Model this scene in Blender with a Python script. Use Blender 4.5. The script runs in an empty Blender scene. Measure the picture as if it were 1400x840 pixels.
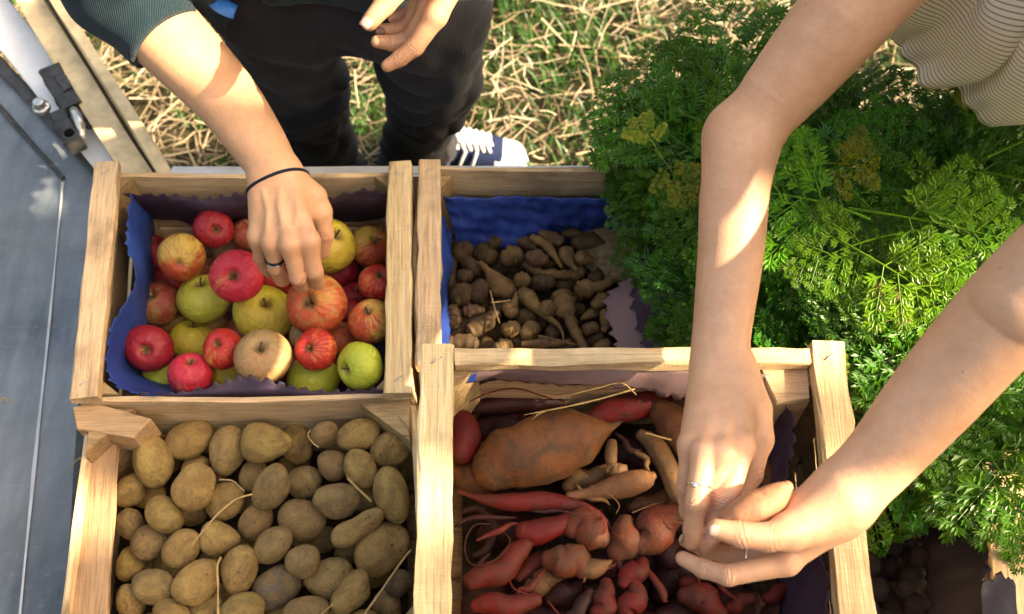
import bpy, bmesh, math, random
import numpy as np
from mathutils import Vector, Matrix

random.seed(7)
rng = np.random.default_rng(7)
scene = bpy.context.scene
COL = scene.collection

# ------------------------------------------------------------------ camera
CAM_H, PITCH, FPX = 1.85, math.radians(60), 1450.0
cd = bpy.data.cameras.new('camera')
cam = bpy.data.objects.new('camera', cd)
COL.objects.link(cam)
cam.location = (0, 0, CAM_H)
cam.rotation_euler = (math.radians(90) - PITCH, 0, 0)
cd.sensor_width = 36.0
cd.lens = 36.0 * FPX / 1400.0
cd.clip_start, cd.clip_end = 0.05, 300.0
cd.dof.use_dof = True
cd.dof.focus_distance = 1.10
cd.dof.aperture_fstop = 6.8
scene.camera = cam
FW = np.array([0, math.cos(PITCH), -math.sin(PITCH)])
UP = np.array([0, math.sin(PITCH), math.cos(PITCH)])
RT = np.array([1.0, 0, 0])
CP = np.array([0, 0, CAM_H])

# ------------------------------------------------------------------ sky, sun, exposure
SUN_AZ, SUN_EL = math.radians(-12), math.radians(36.5)          # azimuth from +X towards +Y
SUN = Vector((math.cos(SUN_AZ) * math.cos(SUN_EL), math.sin(SUN_AZ) * math.cos(SUN_EL), math.sin(SUN_EL)))   # towards the sun
world = bpy.data.worlds.new('World')
scene.world = world
world.use_nodes = True
wn = world.node_tree.nodes
wl = world.node_tree.links
sky = wn.new('ShaderNodeTexSky')
sky.sky_type = 'NISHITA'
sky.sun_disc = False
sky.sun_elevation = math.asin(SUN.z)
sky.sun_rotation = math.atan2(SUN.x, SUN.y)
sky.air_density, sky.dust_density, sky.ozone_density = 1.0, 5.0, 0.3
wl.new(sky.outputs[0], wn['Background'].inputs[0])
wn['Background'].inputs[1].default_value = 0.15
sd = bpy.data.lights.new('sun', 'SUN')
sd.energy = 3.8
sd.angle = math.radians(0.6)
sd.color = (1.0, 0.93, 0.82)
sun = bpy.data.objects.new('sun', sd)
COL.objects.link(sun)
sun.rotation_euler = SUN.to_track_quat('Z', 'Y').to_euler()
scene.view_settings.view_transform = 'Standard'
scene.view_settings.look = 'None'
scene.view_settings.gamma = 1.0
scene.view_settings.use_curve_mapping = False
scene.view_settings.exposure = 2.2
scene.view_settings.use_white_balance = True            # camera balanced for open shade
scene.view_settings.white_balance_temperature = 8300
scene.view_settings.white_balance_tint = 10

# ------------------------------------------------------------------ helpers
def at(px, py, z):
    """point of the place seen at photo pixel (px, py) and height z"""
    d = FW + RT * (px - 700) / FPX + UP * (420 - py) / FPX
    return CP + d * ((z - CAM_H) / d[2])

def depth(p):
    return float((np.asarray(p) - CP) @ FW)

def nrm(v):
    v = np.asarray(v, float)
    return v / (np.linalg.norm(v) + 1e-12)

def tag(o, label=None, cat=None, group=None, kind=None):
    if label: o['label'] = label
    if cat: o['category'] = cat
    if group: o['group'] = group
    if kind: o['kind'] = kind
    return o

def empty(name, loc=(0, 0, 0)):
    o = bpy.data.objects.new(name, None)
    COL.objects.link(o)
    o.location = loc
    o.empty_display_size = 0.02
    return o

def make_mesh(name, V, F, mat=None, smooth=True):
    me = bpy.data.meshes.new(name)
    me.from_pydata([tuple(v) for v in np.asarray(V, float)], [], [tuple(int(i) for i in f) for f in F])
    if mat:
        for m in (mat if isinstance(mat, (list, tuple)) else [mat]):
            me.materials.append(m)
    if smooth:
        me.polygons.foreach_set('use_smooth', [True] * len(me.polygons))
    me.update()
    return me

def link(name, me, parent=None, loc=None, rot=None, scale=None):
    o = bpy.data.objects.new(name, me)
    COL.objects.link(o)
    if parent: o.parent = parent
    if loc is not None: o.location = tuple(loc)
    if rot is not None: o.rotation_euler = rot
    if scale is not None: o.scale = scale
    return o

def obj(name, V, F, mat, parent=None, smooth=True, off=None):
    """one mesh object in world coordinates, kept relative to its parent"""
    V = np.asarray(V, float)
    if parent is not None:
        V = V - np.array(parent.location)
        return link(name, make_mesh(name, V, F, mat, smooth), parent)
    c = V.mean(axis=0)
    return link(name, make_mesh(name, V - c, F, mat, smooth), None, c)

def wob(P, freq, seed, n=8):
    """smooth pseudo noise in about -1..1 at points P"""
    r = np.random.default_rng(seed)
    P = np.asarray(P, float)
    out = np.zeros(len(P))
    for _ in range(n):
        k = r.normal(size=3) * freq
        out += np.sin(P @ k + r.uniform(0, 6.28))
    return out / math.sqrt(n)

def creases(P, freq, seed, n=7):
    """folded-paper relief: triangle waves in random directions"""
    r = np.random.default_rng(seed)
    P = np.asarray(P, float); out = np.zeros(len(P))
    for _ in range(n):
        k = r.normal(size=3) * freq / 6.283; x = P @ k + r.uniform(0, 1) + .15 * np.sin(P @ r.normal(size=3) * freq * .4)
        out += (2 * np.abs(x - np.floor(x) - .5) - .5) * r.uniform(.4, 1)
    return out / math.sqrt(n)

def catmull(pts, n):
    P = np.asarray(pts, float)
    if len(P) == 2:
        t = np.linspace(0, 1, n)[:, None]
        return P[0] * (1 - t) + P[1] * t
    Q = np.vstack([2 * P[0] - P[1], P, 2 * P[-1] - P[-2]])
    m = len(P) - 1
    out = []
    for s in np.linspace(0, m - 1e-6, n):
        i = int(s); t = s - i
        a, b, c, d = Q[i], Q[i + 1], Q[i + 2], Q[i + 3]
        out.append(0.5 * (2 * b + (c - a) * t + (2 * a - 5 * b + 4 * c - d) * t * t + (3 * b - a - 3 * c + d) * t ** 3))
    return np.array(out)

def loft(path, radii, n=10, sides=8, seed=0, noise=0.0, nf=60, ring=0.0, ringf=30, flat=1.0, up=(0, 0, 1), sharp=0.0):
    """tube of changing radius along a path, closed ends"""
    PR = catmull(np.hstack([np.asarray(path, float), np.asarray(radii, float)[:, None]]), n)
    C, R = PR[:, :3], np.maximum(PR[:, 3], 0.00005)
    T = np.gradient(C, axis=0)
    T /= np.linalg.norm(T, axis=1)[:, None] + 1e-12
    u = np.asarray(up, float)
    if abs(u @ T[0]) > 0.95: u = np.array([1.0, 0, 0])
    V = []
    ang = np.linspace(0, 2 * math.pi, sides, endpoint=False)
    for i in range(n):
        u = nrm(u - T[i] * (u @ T[i]))
        w = np.cross(T[i], u)
        r = R[i] * (1 + ring * math.sin(i * ringf))
        V.append(C[i] + r * (np.cos(ang)[:, None] * w + flat * np.sin(ang)[:, None] * u))
    V = np.vstack(V)
    if noise:
        cen = np.repeat(C, sides, axis=0)
        V = cen + (V - cen) * (1 + noise * wob(V, nf, seed) + .45 * noise * wob(V, nf * 2.6, seed + 1) + sharp * (np.abs(wob(V, nf * 1.6, seed + 2)) - .7))[:, None]
    F = []
    for i in range(n - 1):
        for j in range(sides):
            a, b = i * sides + j, i * sides + (j + 1) % sides
            F.append((a, b, b + sides, a + sides))
    F.append(tuple(range(sides - 1, -1, -1)))
    F.append(tuple(range((n - 1) * sides, n * sides)))
    return V, F

def merge(parts):
    VV, FF, k = [], [], 0
    for V, F in parts:
        VV.append(np.asarray(V)); FF += [tuple(i + k for i in f) for f in F]; k += len(V)
    return np.vstack(VV), FF

# ------------------------------------------------------------------ smooth solid bodies from distance fields
def seg_d(P, a, b, ra, rb):
    ab = (b - a).astype(np.float32)
    L = float(ab @ ab) + 1e-12
    t = np.clip(((P - a.astype(np.float32)) @ ab) / np.float32(L), 0, 1)
    q = P - a.astype(np.float32) - t[:, None] * ab
    return np.sqrt((q * q).sum(1)) - (np.float32(ra) + np.float32(rb - ra) * t)

def smin(a, b, k):
    h = np.clip(0.5 + 0.5 * (b - a) / k, 0, 1)
    return b + (a - b) * h - k * h * (1 - h)

class Body:
    """core pieces blend with one another; each chain (a finger) blends with the core only"""
    def __init__(s, k=0.012, kc=0.007):
        s.core, s.chains, s.cuts, s.k, s.kc, s.disp, s.core_k = [], [], [], k, kc, None, []
    def cone(s, a, b, ra, rb, k=None):
        s.core.append(([(np.asarray(a, float), np.asarray(b, float), ra, rb)], k or s.k)); return s
    def path(s, pts, radii, k=None):
        if len(pts) > 3:
            q = catmull(np.hstack([np.array(pts, float), np.array(radii, float)[:, None]]), len(pts) * 3)
            pts, radii = q[:, :3], q[:, 3]
        s.core.append(([(np.asarray(pts[i], float), np.asarray(pts[i + 1], float), radii[i], radii[i + 1]) for i in range(len(pts) - 1)], k or s.k))
    def chain(s, pts, radii):
        s.chains.append([(np.asarray(pts[i], float), np.asarray(pts[i + 1], float), radii[i], radii[i + 1]) for i in range(len(pts) - 1)])
    def cut(s, p, n): s.cuts.append((np.asarray(p, float), nrm(n)))
    def f(s, P):
        d = None
        for segs, k in s.core:
            e = None
            for a, b, ra, rb in segs:
                q = seg_d(P, a, b, ra, rb)
                e = q if e is None else np.minimum(e, q)
            d = e if d is None else smin(d, e, k)
        out = d
        for ch in s.chains:
            c = None
            for a, b, ra, rb in ch:
                e = seg_d(P, a, b, ra, rb)
                c = e if c is None else smin(c, e, 0.003)
            e = smin(d, c, s.kc)
            out = np.minimum(out, e)
        if s.disp is not None: out = out + s.disp(P)
        for p, n in s.cuts:
            out = np.maximum(out, (P - p.astype(np.float32)) @ n.astype(np.float32))
        return out
    def surf(s, px, py, sink=0.0):
        """where the line of sight through a photo pixel meets the body"""
        d = FW + RT * (px - 700) / FPX + UP * (420 - py) / FPX
        w = np.arange(.55, 1.7, .0008)
        Q = (CP + d * w[:, None]).astype(np.float32)
        i = int(np.argmax(s.f(Q) < 0))
        return CP + d * (w[i] + sink)
    def girth(s, c, e, R=.06):
        """distance from the axis point c to the skin in direction e"""
        t = np.arange(.003, R, .0003)
        q = s.f((np.asarray(c) + np.asarray(e) * t[:, None]).astype(np.float32))
        return float(t[int(np.argmax(q > 0))]) if (q > 0).any() else R
    def mesh(s, h):
        pts = [q for segs, k in s.core for a, b, ra, rb in segs for q in ((a, ra), (b, rb))] + [q for ch in s.chains for a, b, ra, rb in ch for q in ((a, ra), (b, rb))]
        lo = np.min([p - r for p, r in pts], axis=0) - 6 * h - 0.006
        hi = np.max([p + r for p, r in pts], axis=0) + 6 * h + 0.006
        B = 8
        nb = np.ceil((hi - lo) / (h * B)).astype(int) + 1
        g = np.stack(np.meshgrid(*[np.arange(k) for k in nb], indexing='ij'), -1).reshape(-1, 3)
        cen = (lo + (g * B + (B - 1) / 2) * h).astype(np.float32)
        dc = s.f(cen)
        act = np.abs(dc) < h * B * 1.05 + 0.008
        vol = np.repeat(np.repeat(np.repeat(dc.reshape(nb), B, 0), B, 1), B, 2)
        o = np.stack(np.meshgrid(*[np.arange(B)] * 3, indexing='ij'), -1).reshape(-1, 3)
        ga = g[act]
        for i in range(0, len(ga), 600):
            gi = (ga[i:i + 600, None, :] * B + o[None]).reshape(-1, 3)
            vol[gi[:, 0], gi[:, 1], gi[:, 2]] = s.f((lo + gi * h).astype(np.float32))
        S = vol < 0
        sh = np.array(S.shape) - 1
        cnt = np.zeros(sh, np.int8)
        for c in np.ndindex(2, 2, 2):
            cnt += S[c[0]:c[0] + sh[0], c[1]:c[1] + sh[1], c[2]:c[2] + sh[2]]
        mask = (cnt > 0) & (cnt < 8)
        ci = np.argwhere(mask)
        vid = np.full(sh, -1, np.int64)
        vid[mask] = np.arange(len(ci))
        acc = np.zeros((len(ci), 3)); num = np.zeros(len(ci))
        for c in np.ndindex(2, 2, 2):
            for ax in range(3):
                if c[ax]: continue
                c2 = list(c); c2[ax] = 1
                v0 = vol[ci[:, 0] + c[0], ci[:, 1] + c[1], ci[:, 2] + c[2]]
                v1 = vol[ci[:, 0] + c2[0], ci[:, 1] + c2[1], ci[:, 2] + c2[2]]
                m = (v0 < 0) != (v1 < 0)
                t = np.where(m, v0 / np.where(m, v0 - v1, 1), 0)
                p = np.tile(np.array(c, float), (len(ci), 1)); p[:, ax] += t
                acc += p * m[:, None]; num += m
        V = lo + (ci + acc / num[:, None]) * h
        F = []
        for ax in range(3):
            a1, a2 = [(1, 2), (2, 0), (0, 1)][ax]
            sl0 = [slice(None)] * 3; sl1 = [slice(None)] * 3
            sl0[ax] = slice(0, -1); sl1[ax] = slice(1, None)
            E = np.argwhere(S[tuple(sl0)] != S[tuple(sl1)])
            E = E[(E[:, a1] > 0) & (E[:, a2] > 0) & (E[:, a1] < sh[a1]) & (E[:, a2] < sh[a2])]
            fl = S[tuple(E.T)]
            def q(d1, d2):
                e = E.copy(); e[:, a1] -= d1; e[:, a2] -= d2
                return vid[e[:, 0], e[:, 1], e[:, 2]]
            Q = np.stack([q(1, 1), q(0, 1), q(0, 0), q(1, 0)], 1)
            Q[~fl] = Q[~fl][:, ::-1]
            F.append(Q)
        F = np.vstack(F)
        F = F[(F >= 0).all(1)]
        return V, F

def add_attr(me, name, vals):
    a = me.attributes.new(name, 'FLOAT', 'POINT')
    a.data.foreach_set('value', np.asarray(vals, np.float32))

# ------------------------------------------------------------------ materials
class Mat:
    def __init__(s, name, rough=0.6, spec=0.4):
        s.m = bpy.data.materials.new(name); s.m.use_nodes = True
        s.t = s.m.node_tree; s.N = s.t.nodes; s.b = s.N['Principled BSDF']
        s.b.inputs['Roughness'].default_value = rough
        s.b.inputs['Specular IOR Level'].default_value = spec
        s.tc = s.N.new('ShaderNodeTexCoord')
        s.oi = s.N.new('ShaderNodeObjectInfo')
    def l(s, a, b): s.t.links.new(a, b); return s
    def n(s, typ, **kw):
        x = s.N.new(typ)
        for k, v in kw.items(): setattr(x, k, v)
        return x
    def coord(s, scale=(1, 1, 1), which='Object', rand=True):
        mp = s.n('ShaderNodeMapping')
        mp.inputs['Scale'].default_value = scale
        s.l(s.tc.outputs[which], mp.inputs[0])
        if rand:
            v = s.n('ShaderNodeMath', operation='MULTIPLY'); v.inputs[1].default_value = 37.0
            s.l(s.oi.outputs['Random'], v.inputs[0]); s.l(v.outputs[0], mp.inputs['Location'])
        return mp.outputs[0]
    def noise(s, vec, scale, detail=4, rough=0.55, dist=0.0):
        x = s.n('ShaderNodeTexNoise')
        x.inputs['Scale'].default_value = scale; x.inputs['Detail'].default_value = detail
        x.inputs['Roughness'].default_value = rough; x.inputs['Distortion'].default_value = dist
        s.l(vec, x.inputs['Vector']); return x.outputs[0]
    def voro(s, vec, scale, feature='F1'):
        x = s.n('ShaderNodeTexVoronoi', feature=feature); x.inputs['Scale'].default_value = scale
        s.l(vec, x.inputs['Vector']); return x.outputs['Distance']
    def ramp(s, fac, stops):
        r = s.n('ShaderNodeValToRGB'); e = r.color_ramp.elements
        while len(e) < len(stops): e.new(0.5)
        for i, (p, c) in enumerate(stops):
            e[i].position = p
            e[i].color = (c, c, c, 1) if isinstance(c, (int, float)) else (*c, 1)
        s.l(fac, r.inputs[0]); return r.outputs[0]
    def mix(s, fac, a, b, mode='MIX'):
        x = s.n('ShaderNodeMix', data_type='RGBA', blend_type=mode)
        for i, v in ((0, fac), (6, a), (7, b)):
            if isinstance(v, (int, float)): x.inputs[i].default_value = v
            elif isinstance(v, tuple): x.inputs[i].default_value = (*v, 1)
            else: s.l(v, x.inputs[i])
        return x.outputs[2]
    def math(s, op, a, b=0.0, c=None):
        x = s.n('ShaderNodeMath', operation=op)
        for i, v in ((0, a), (1, b), (2, c)):
            if v is None: continue
            if isinstance(v, (int, float)): x.inputs[i].default_value = v
            else: s.l(v, x.inputs[i])
        return x.outputs[0]
    def vary(s, col, amt=0.25, hue=0.02):
        h = s.n('ShaderNodeHueSaturation')
        s.l(col, h.inputs['Color'])
        v = s.math('MULTIPLY_ADD', s.oi.outputs['Random'], amt * 2, 1 - amt)
        s.l(v, h.inputs['Value'])
        w = s.math('MULTIPLY_ADD', s.math('FRACT', s.math('MULTIPLY', s.oi.outputs['Random'], 7.31)), hue * 2, 0.5 - hue)
        s.l(w, h.inputs['Hue'])
        return h.outputs[0]
    def color(s, c):
        if isinstance(c, tuple): s.b.inputs['Base Color'].default_value = (*c, 1)
        else: s.l(c, s.b.inputs['Base Color'])
        return s
    def rough(s, r): s.l(r, s.b.inputs['Roughness']); return s
    def bump(s, h, strength=0.4, dist=0.002):
        x = s.n('ShaderNodeBump'); x.inputs['Strength'].default_value = strength; x.inputs['Distance'].default_value = dist
        s.l(h, x.inputs['Height'])
        if s.b.inputs['Normal'].is_linked:
            s.l(s.b.inputs['Normal'].links[0].from_socket, x.inputs['Normal'])
        s.l(x.outputs[0], s.b.inputs['Normal']); return s
    def attr(s, name):
        x = s.n('ShaderNodeAttribute'); x.attribute_name = name; return x.outputs['Fac']

def m_wood(name, a, b, dirt=0.5):
    m = Mat(name, 0.75, 0.25)
    g = m.noise(m.coord((3, 45, 45)), 3.0, 5, 0.6, 0.6)
    fine = m.noise(m.coord((8, 260, 260)), 2.0, 3, 0.6)
    blot = m.noise(m.coord((1, 1, 1)), 14, 4, 0.6)
    c = m.mix(m.ramp(g, [(0.3, 0.0), (0.72, 1.0)]), a, b)
    c = m.mix(m.math('MULTIPLY', m.ramp(fine, [(0.48, 0.0), (0.70, 1.0)]), 0.55), c, tuple(x * 0.45 for x in b))
    c = m.mix(m.math('MULTIPLY', m.ramp(blot, [(0.5, 0.0), (0.72, 1.0)]), dirt), c, (0.13, 0.085, 0.05))
    saw = m.noise(m.coord((420, 6, 6)), 1.0, 2, 0.5)
    spk = m.ramp(m.noise(m.coord((30, 120, 120)), 3.0, 4, 0.65), [(0.66, 0.0), (0.72, 1.0)])
    c = m.mix(m.math('MULTIPLY', spk, 0.6), c, (0.10, 0.06, 0.03))
    kn = m.ramp(m.voro(m.coord((1, 2.2, 2.2)), 7.0), [(0.0, 1.0), (0.07, 0.9), (0.13, 0.0)])
    c = m.mix(m.math('MULTIPLY', kn, 0.55), c, (0.10, 0.05, 0.022))
    m.color(m.vary(c, 0.13, 0.008))
    m.bump(fine, 0.7, 0.002).bump(g, 0.4, 0.002).bump(saw, 0.35, 0.0012)
    return m.m

WOOD = m_wood('pale_pine', (0.78, 0.58, 0.335), (0.60, 0.40, 0.20))
WOOD2 = m_wood('brown_pine', (0.50, 0.33, 0.17), (0.33, 0.20, 0.095), 0.5)
SAWN = m_wood('sawn_end', (0.50, 0.34, 0.17), (0.30, 0.18, 0.08), 0.5)

def m_simple(name, col, rough=0.6, spec=0.4, nz=30, amt=0.3, metal=0.0, bump=0.0, bd=0.001):
    m = Mat(name, rough, spec)
    n = m.noise(m.coord(), nz, 5, 0.6)
    m.color(m.mix(m.ramp(n, [(0.3, 0.0), (0.7, 1.0)]), tuple(x * (1 - amt) for x in col), tuple(min(1, x * (1 + amt)) for x in col)))
    m.b.inputs['Metallic'].default_value = metal
    if bump: m.bump(n, bump, bd)
    return m.m

def m_plate():
    m = Mat('galvanised_sheet', 0.45, 0.5)
    v = m.coord((1, 1, 1), rand=False)
    st = m.noise(m.coord((22, 3, 1), rand=False), 2.2, 6, 0.65, 0.4)
    bl = m.noise(v, 5, 6, 0.65, 0.8)
    fine = m.noise(v, 90, 5, 0.7)
    c = m.mix(m.ramp(st, [(0.3, 0.0), (0.7, 1.0)]), (0.075, 0.10, 0.12), (0.19, 0.215, 0.23))
    c = m.mix(m.math('MULTIPLY', m.ramp(bl, [(0.42, 0.0), (0.66, 1.0)]), 0.6), c, (0.055, 0.075, 0.09))
    c = m.mix(m.math('MULTIPLY', m.ramp(fine, [(0.56, 0.0), (0.80, 1.0)]), 0.14), c, (0.60, 0.61, 0.60))
    scr = m.ramp(m.noise(m.coord((6, 90, 1), rand=False), 3, 3, 0.5, 1.5), [(0.66, 0.0), (0.70, 1.0)])
    c = m.mix(m.math('MULTIPLY', scr, 0.12), c, (0.5, 0.51, 0.5))
    wash = m.ramp(m.noise(v, 2.3, 5, 0.6, 0.6), [(0.40, 0.0), (0.66, 1.0)])
    c = m.mix(m.math('MULTIPLY', wash, 0.45), c, (0.34, 0.355, 0.35))
    m.color(c)
    m.b.inputs['Metallic'].default_value = 0.35
    m.rough(m.ramp(bl, [(0.3, 0.36), (0.7, 0.62)]))
    m.bump(fine, 0.15, 0.0008)
    return m.m
PLATE = m_plate()
BEIGE = m_simple('beige_paint', (0.60, 0.46, 0.26), 0.65, 0.25, 25, 0.3, 0, 0.2)
WHITE_METAL = m_simple('white_painted_steel', (0.72, 0.72, 0.70), 0.5, 0.4, 18, 0.12)
RAIL = m_simple('grey_rail_steel', (0.50, 0.52, 0.52), 0.45, 0.5, 20, 0.2, 0.3)
DARK_STEEL = m_simple('oily_dark_steel', (0.055, 0.052, 0.048), 0.5, 0.5, 40, 0.5, 0.5, 0.3)
STEEL = m_simple('bare_steel', (0.55, 0.54, 0.52), 0.35, 0.5, 60, 0.2, 0.9)
SILVER = m_simple('silver', (0.85, 0.84, 0.82), 0.18, 0.6, 60, 0.05, 1.0)
BLACK_RING = m_simple('black_ring_steel', (0.015, 0.015, 0.017), 0.25, 0.6, 60, 0.1, 0.6)
ELASTIC = m_simple('navy_elastic', (0.012, 0.014, 0.035), 0.8, 0.2, 300, 0.4, 0, 0.4)
WHITE_RUBBER = m_simple('white_rubber', (0.60, 0.60, 0.58), 0.5, 0.4, 40, 0.08)
WHITE_LACE = m_simple('white_lace', (0.66, 0.66, 0.64), 0.8, 0.2, 300, 0.1)
NAVY_CANVAS = m_simple('navy_canvas', (0.010, 0.018, 0.055), 0.85, 0.2, 300, 0.35, 0, 0.4)
BLUE_STRAP = m_simple('blue_strap', (0.02, 0.17, 0.55), 0.45, 0.4, 60, 0.15)

def m_skin(name, light, mid, flush):
    m = Mat(name, 0.48, 0.42)
    v = m.coord(rand=False)
    n1 = m.noise(v, 22, 5, 0.6)
    n2 = m.noise(v, 160, 4, 0.6)
    pores = m.voro(v, 900)
    c = m.mix(m.ramp(n1, [(0.3, 0.0), (0.7, 1.0)]), light, mid)
    c = m.mix(m.math('MULTIPLY', m.ramp(n2, [(0.45, 0.0), (0.75, 1.0)]), 0.22), c, flush)
    c = m.mix(m.math('MULTIPLY', m.attr('flush'), 0.75), c, flush)
    frk = m.ramp(m.voro(v, 44), [(0.0, 1.0), (0.035, 0.85), (0.06, 0.0)])
    c = m.mix(m.math('MULTIPLY', frk, 0.55), c, (0.26, 0.11, 0.055))
    ml = m.ramp(m.noise(v, 65, 6, 0.7), [(0.35, 0.0), (0.68, 1.0)])
    c = m.mix(m.math('MULTIPLY', ml, 0.30), c, tuple(x * .72 for x in mid))
    m.color(c)
    m.b.inputs['Subsurface Weight'].default_value = 0.10
    m.b.inputs['Subsurface Radius'].default_value = (0.008, 0.003, 0.0015)
    m.b.inputs['Subsurface Scale'].default_value = 0.5
    m.bump(m.noise(m.coord((1, 1, 1), rand=False), 420, 4, 0.65), 0.55, 0.0007).bump(pores, 0.15, 0.0004)
    m.bump(m.attr('crease'), 1.0, 0.0013)
    return m.m
SKIN_M = m_skin('skin_tanned', (0.70, 0.40, 0.23), (0.60, 0.32, 0.17), (0.50, 0.19, 0.11))
SKIN_W = m_skin('skin_fair', (0.74, 0.43, 0.26), (0.63, 0.34, 0.19), (0.56, 0.235, 0.145))
NAIL = m_simple('finger_nail', (0.66, 0.42, 0.33), 0.3, 0.5, 60, 0.1)
NAIL_D = m_simple('soiled_nail', (0.22, 0.12, 0.075), 0.45, 0.4, 300, 0.4)

def m_cord():
    m = Mat('charcoal_corduroy', 0.92, 0.12)
    w = m.n('ShaderNodeTexWave', wave_type='BANDS', bands_direction='X')
    w.inputs['Scale'].default_value = 120; w.inputs['Distortion'].default_value = 2.0; w.inputs['Detail Scale'].default_value = 0.6
    m.l(m.coord((1, 0.25, 0.08), rand=False), w.inputs['Vector'])
    n = m.noise(m.coord(rand=False), 12, 5, 0.65)
    dust = m.ramp(m.noise(m.coord(rand=False), 7, 6, 0.7), [(0.55, 0.0), (0.72, 1.0)])
    c = m.mix(w.outputs['Fac'], (0.016, 0.016, 0.019), (0.050, 0.048, 0.051))
    c = m.mix(m.math('MULTIPLY', n, 0.4), c, (0.010, 0.012, 0.020))
    c = m.mix(m.math('MULTIPLY', dust, 0.42), c, (0.14, 0.125, 0.105))
    m.color(c)
    m.b.inputs['Sheen Weight'].default_value = 0.08
    m.b.inputs['Sheen Roughness'].default_value = 0.4
    m.bump(w.outputs['Fac'], 0.35, 0.0012).bump(n, 0.4, 0.006)
    return m.m
CORD = m_cord()

def m_knit():
    m = Mat('teal_knit', 0.9, 0.15)
    w = m.n('ShaderNodeTexWave', wave_type='BANDS', bands_direction='X')
    w.inputs['Scale'].default_value = 130; w.inputs['Distortion'].default_value = 0.8
    m.l(m.coord((1, 0.6, 0.3), rand=False), w.inputs['Vector'])
    n = m.noise(m.coord(rand=False), 40, 5, 0.65)
    c = m.mix(m.ramp(n, [(0.3, 0.0), (0.7, 1.0)]), (0.005, 0.015, 0.022), (0.011, 0.027, 0.036))
    c = m.mix(m.math('MULTIPLY', w.outputs['Fac'], 0.4), c, (0.028, 0.055, 0.062))
    m.color(c)
    m.b.inputs['Sheen Weight'].default_value = 0.1
    m.bump(w.outputs['Fac'], 0.5, 0.0012).bump(n, 0.3, 0.002)
    return m.m
KNIT = m_knit()

def m_stripe():
    m = Mat('cream_striped_cotton', 0.85, 0.2)
    uv = m.n('ShaderNodeUVMap')
    sp = m.n('ShaderNodeSeparateXYZ'); m.l(uv.outputs[0], sp.inputs[0])
    n = m.noise(m.coord((1, 1, 1), 'UV', rand=False), 6, 3, 0.5)
    v = m.math('MULTIPLY_ADD', sp.outputs[1], 1.0, m.math('MULTIPLY', n, 0.012))
    s = m.math('SINE', m.math('MULTIPLY', v, 2 * math.pi / 0.0088))
    f = m.ramp(m.math('MULTIPLY_ADD', s, 0.5, 0.5), [(0.84, 0.0), (0.95, 1.0)])
    wv = m.noise(m.coord(rand=False), 500, 3, 0.6)
    c = m.mix(m.math('MULTIPLY', wv, 0.25), (0.90, 0.85, 0.75), (0.80, 0.74, 0.63))
    m.color(m.mix(m.math('MULTIPLY', f, .85), c, (0.07, 0.065, 0.065)))
    m.bump(wv, 0.25, 0.0006)
    return m.m
STRIPE = m_stripe()
JEANS = m_simple('dark_denim', (0.03, 0.045, 0.085), 0.9, 0.15, 60, 0.3)
HAIR = m_simple('brown_hair', (0.06, 0.035, 0.018), 0.5, 0.4, 120, 0.4)

def m_paper(name, col, col2, spec=0.35, rough=0.55):
    m = Mat(name, rough, spec)
    n = m.noise(m.coord(rand=False), 16, 5, 0.6)
    f = m.noise(m.coord(rand=False), 260, 3, 0.6)
    c = m.mix(m.ramp(n, [(0.35, 0.0), (0.68, 1.0)]), col, col2)
    d = m.ramp(m.noise(m.coord(rand=False), 30, 6, 0.7), [(0.58, 0.0), (0.75, 1.0)])
    c = m.mix(m.math('MULTIPLY', d, 0.25), c, (0.16, 0.11, 0.085))
    m.color(c)
    m.bump(n, 0.12, 0.003).bump(f, 0.2, 0.0006)
    return m.m
BLUE_P = m_paper('blue_tray_paper', (0.010, 0.030, 0.16), (0.022, 0.066, 0.29))
PURPLE_P = m_paper('purple_tray_paper', (0.034, 0.020, 0.036), (0.062, 0.036, 0.054))
MAUVE_P = m_paper('mauve_tray_paper', (0.20, 0.125, 0.125), (0.26, 0.165, 0.155))
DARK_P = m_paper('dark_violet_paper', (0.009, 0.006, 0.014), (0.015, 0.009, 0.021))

def m_leaf(name, a, b, tip=(0.2, 0.3, 0.03)):
    m = Mat(name, 0.42, 0.45)
    n = m.noise(m.coord(), 40, 3, 0.6)
    c = m.mix(m.ramp(n, [(0.3, 0.0), (0.72, 1.0)]), a, b)
    c = m.vary(c, 0.35, 0.018)
    m.color(c)
    tr = m.n('ShaderNodeBsdfTranslucent'); m.l(m.mix(0.5, c, tip), tr.inputs['Color'])
    ms = m.n('ShaderNodeMixShader'); ms.inputs[0].default_value = 0.30
    m.l(m.b.outputs[0], ms.inputs[1]); m.l(tr.outputs[0], ms.inputs[2])
    m.l(ms.outputs[0], m.N['Material Output'].inputs[0])
    return m.m
LEAF = m_leaf('carrot_leaf', (0.024, 0.115, 0.008), (0.075, 0.225, 0.013))
LEAF2 = m_leaf('fresh_and_sunfleck_leaf', (0.06, 0.20, 0.009), (0.125, 0.28, 0.015))  # fresh leaves at random; also lighter fronds painted as sun flecks
LEAF_Y = m_leaf('yellowing_carrot_leaf', (0.10, 0.20, 0.012), (0.30, 0.30, 0.02), (0.3, 0.35, 0.03))
LEAF_B = m_leaf('withered_leaf', (0.28, 0.17, 0.05), (0.36, 0.24, 0.08), (0.4, 0.25, 0.06))
GRASS = m_leaf('meadow_grass', (0.014, 0.052, 0.012), (0.055, 0.13, 0.018), (0.15, 0.28, 0.02))

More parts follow.
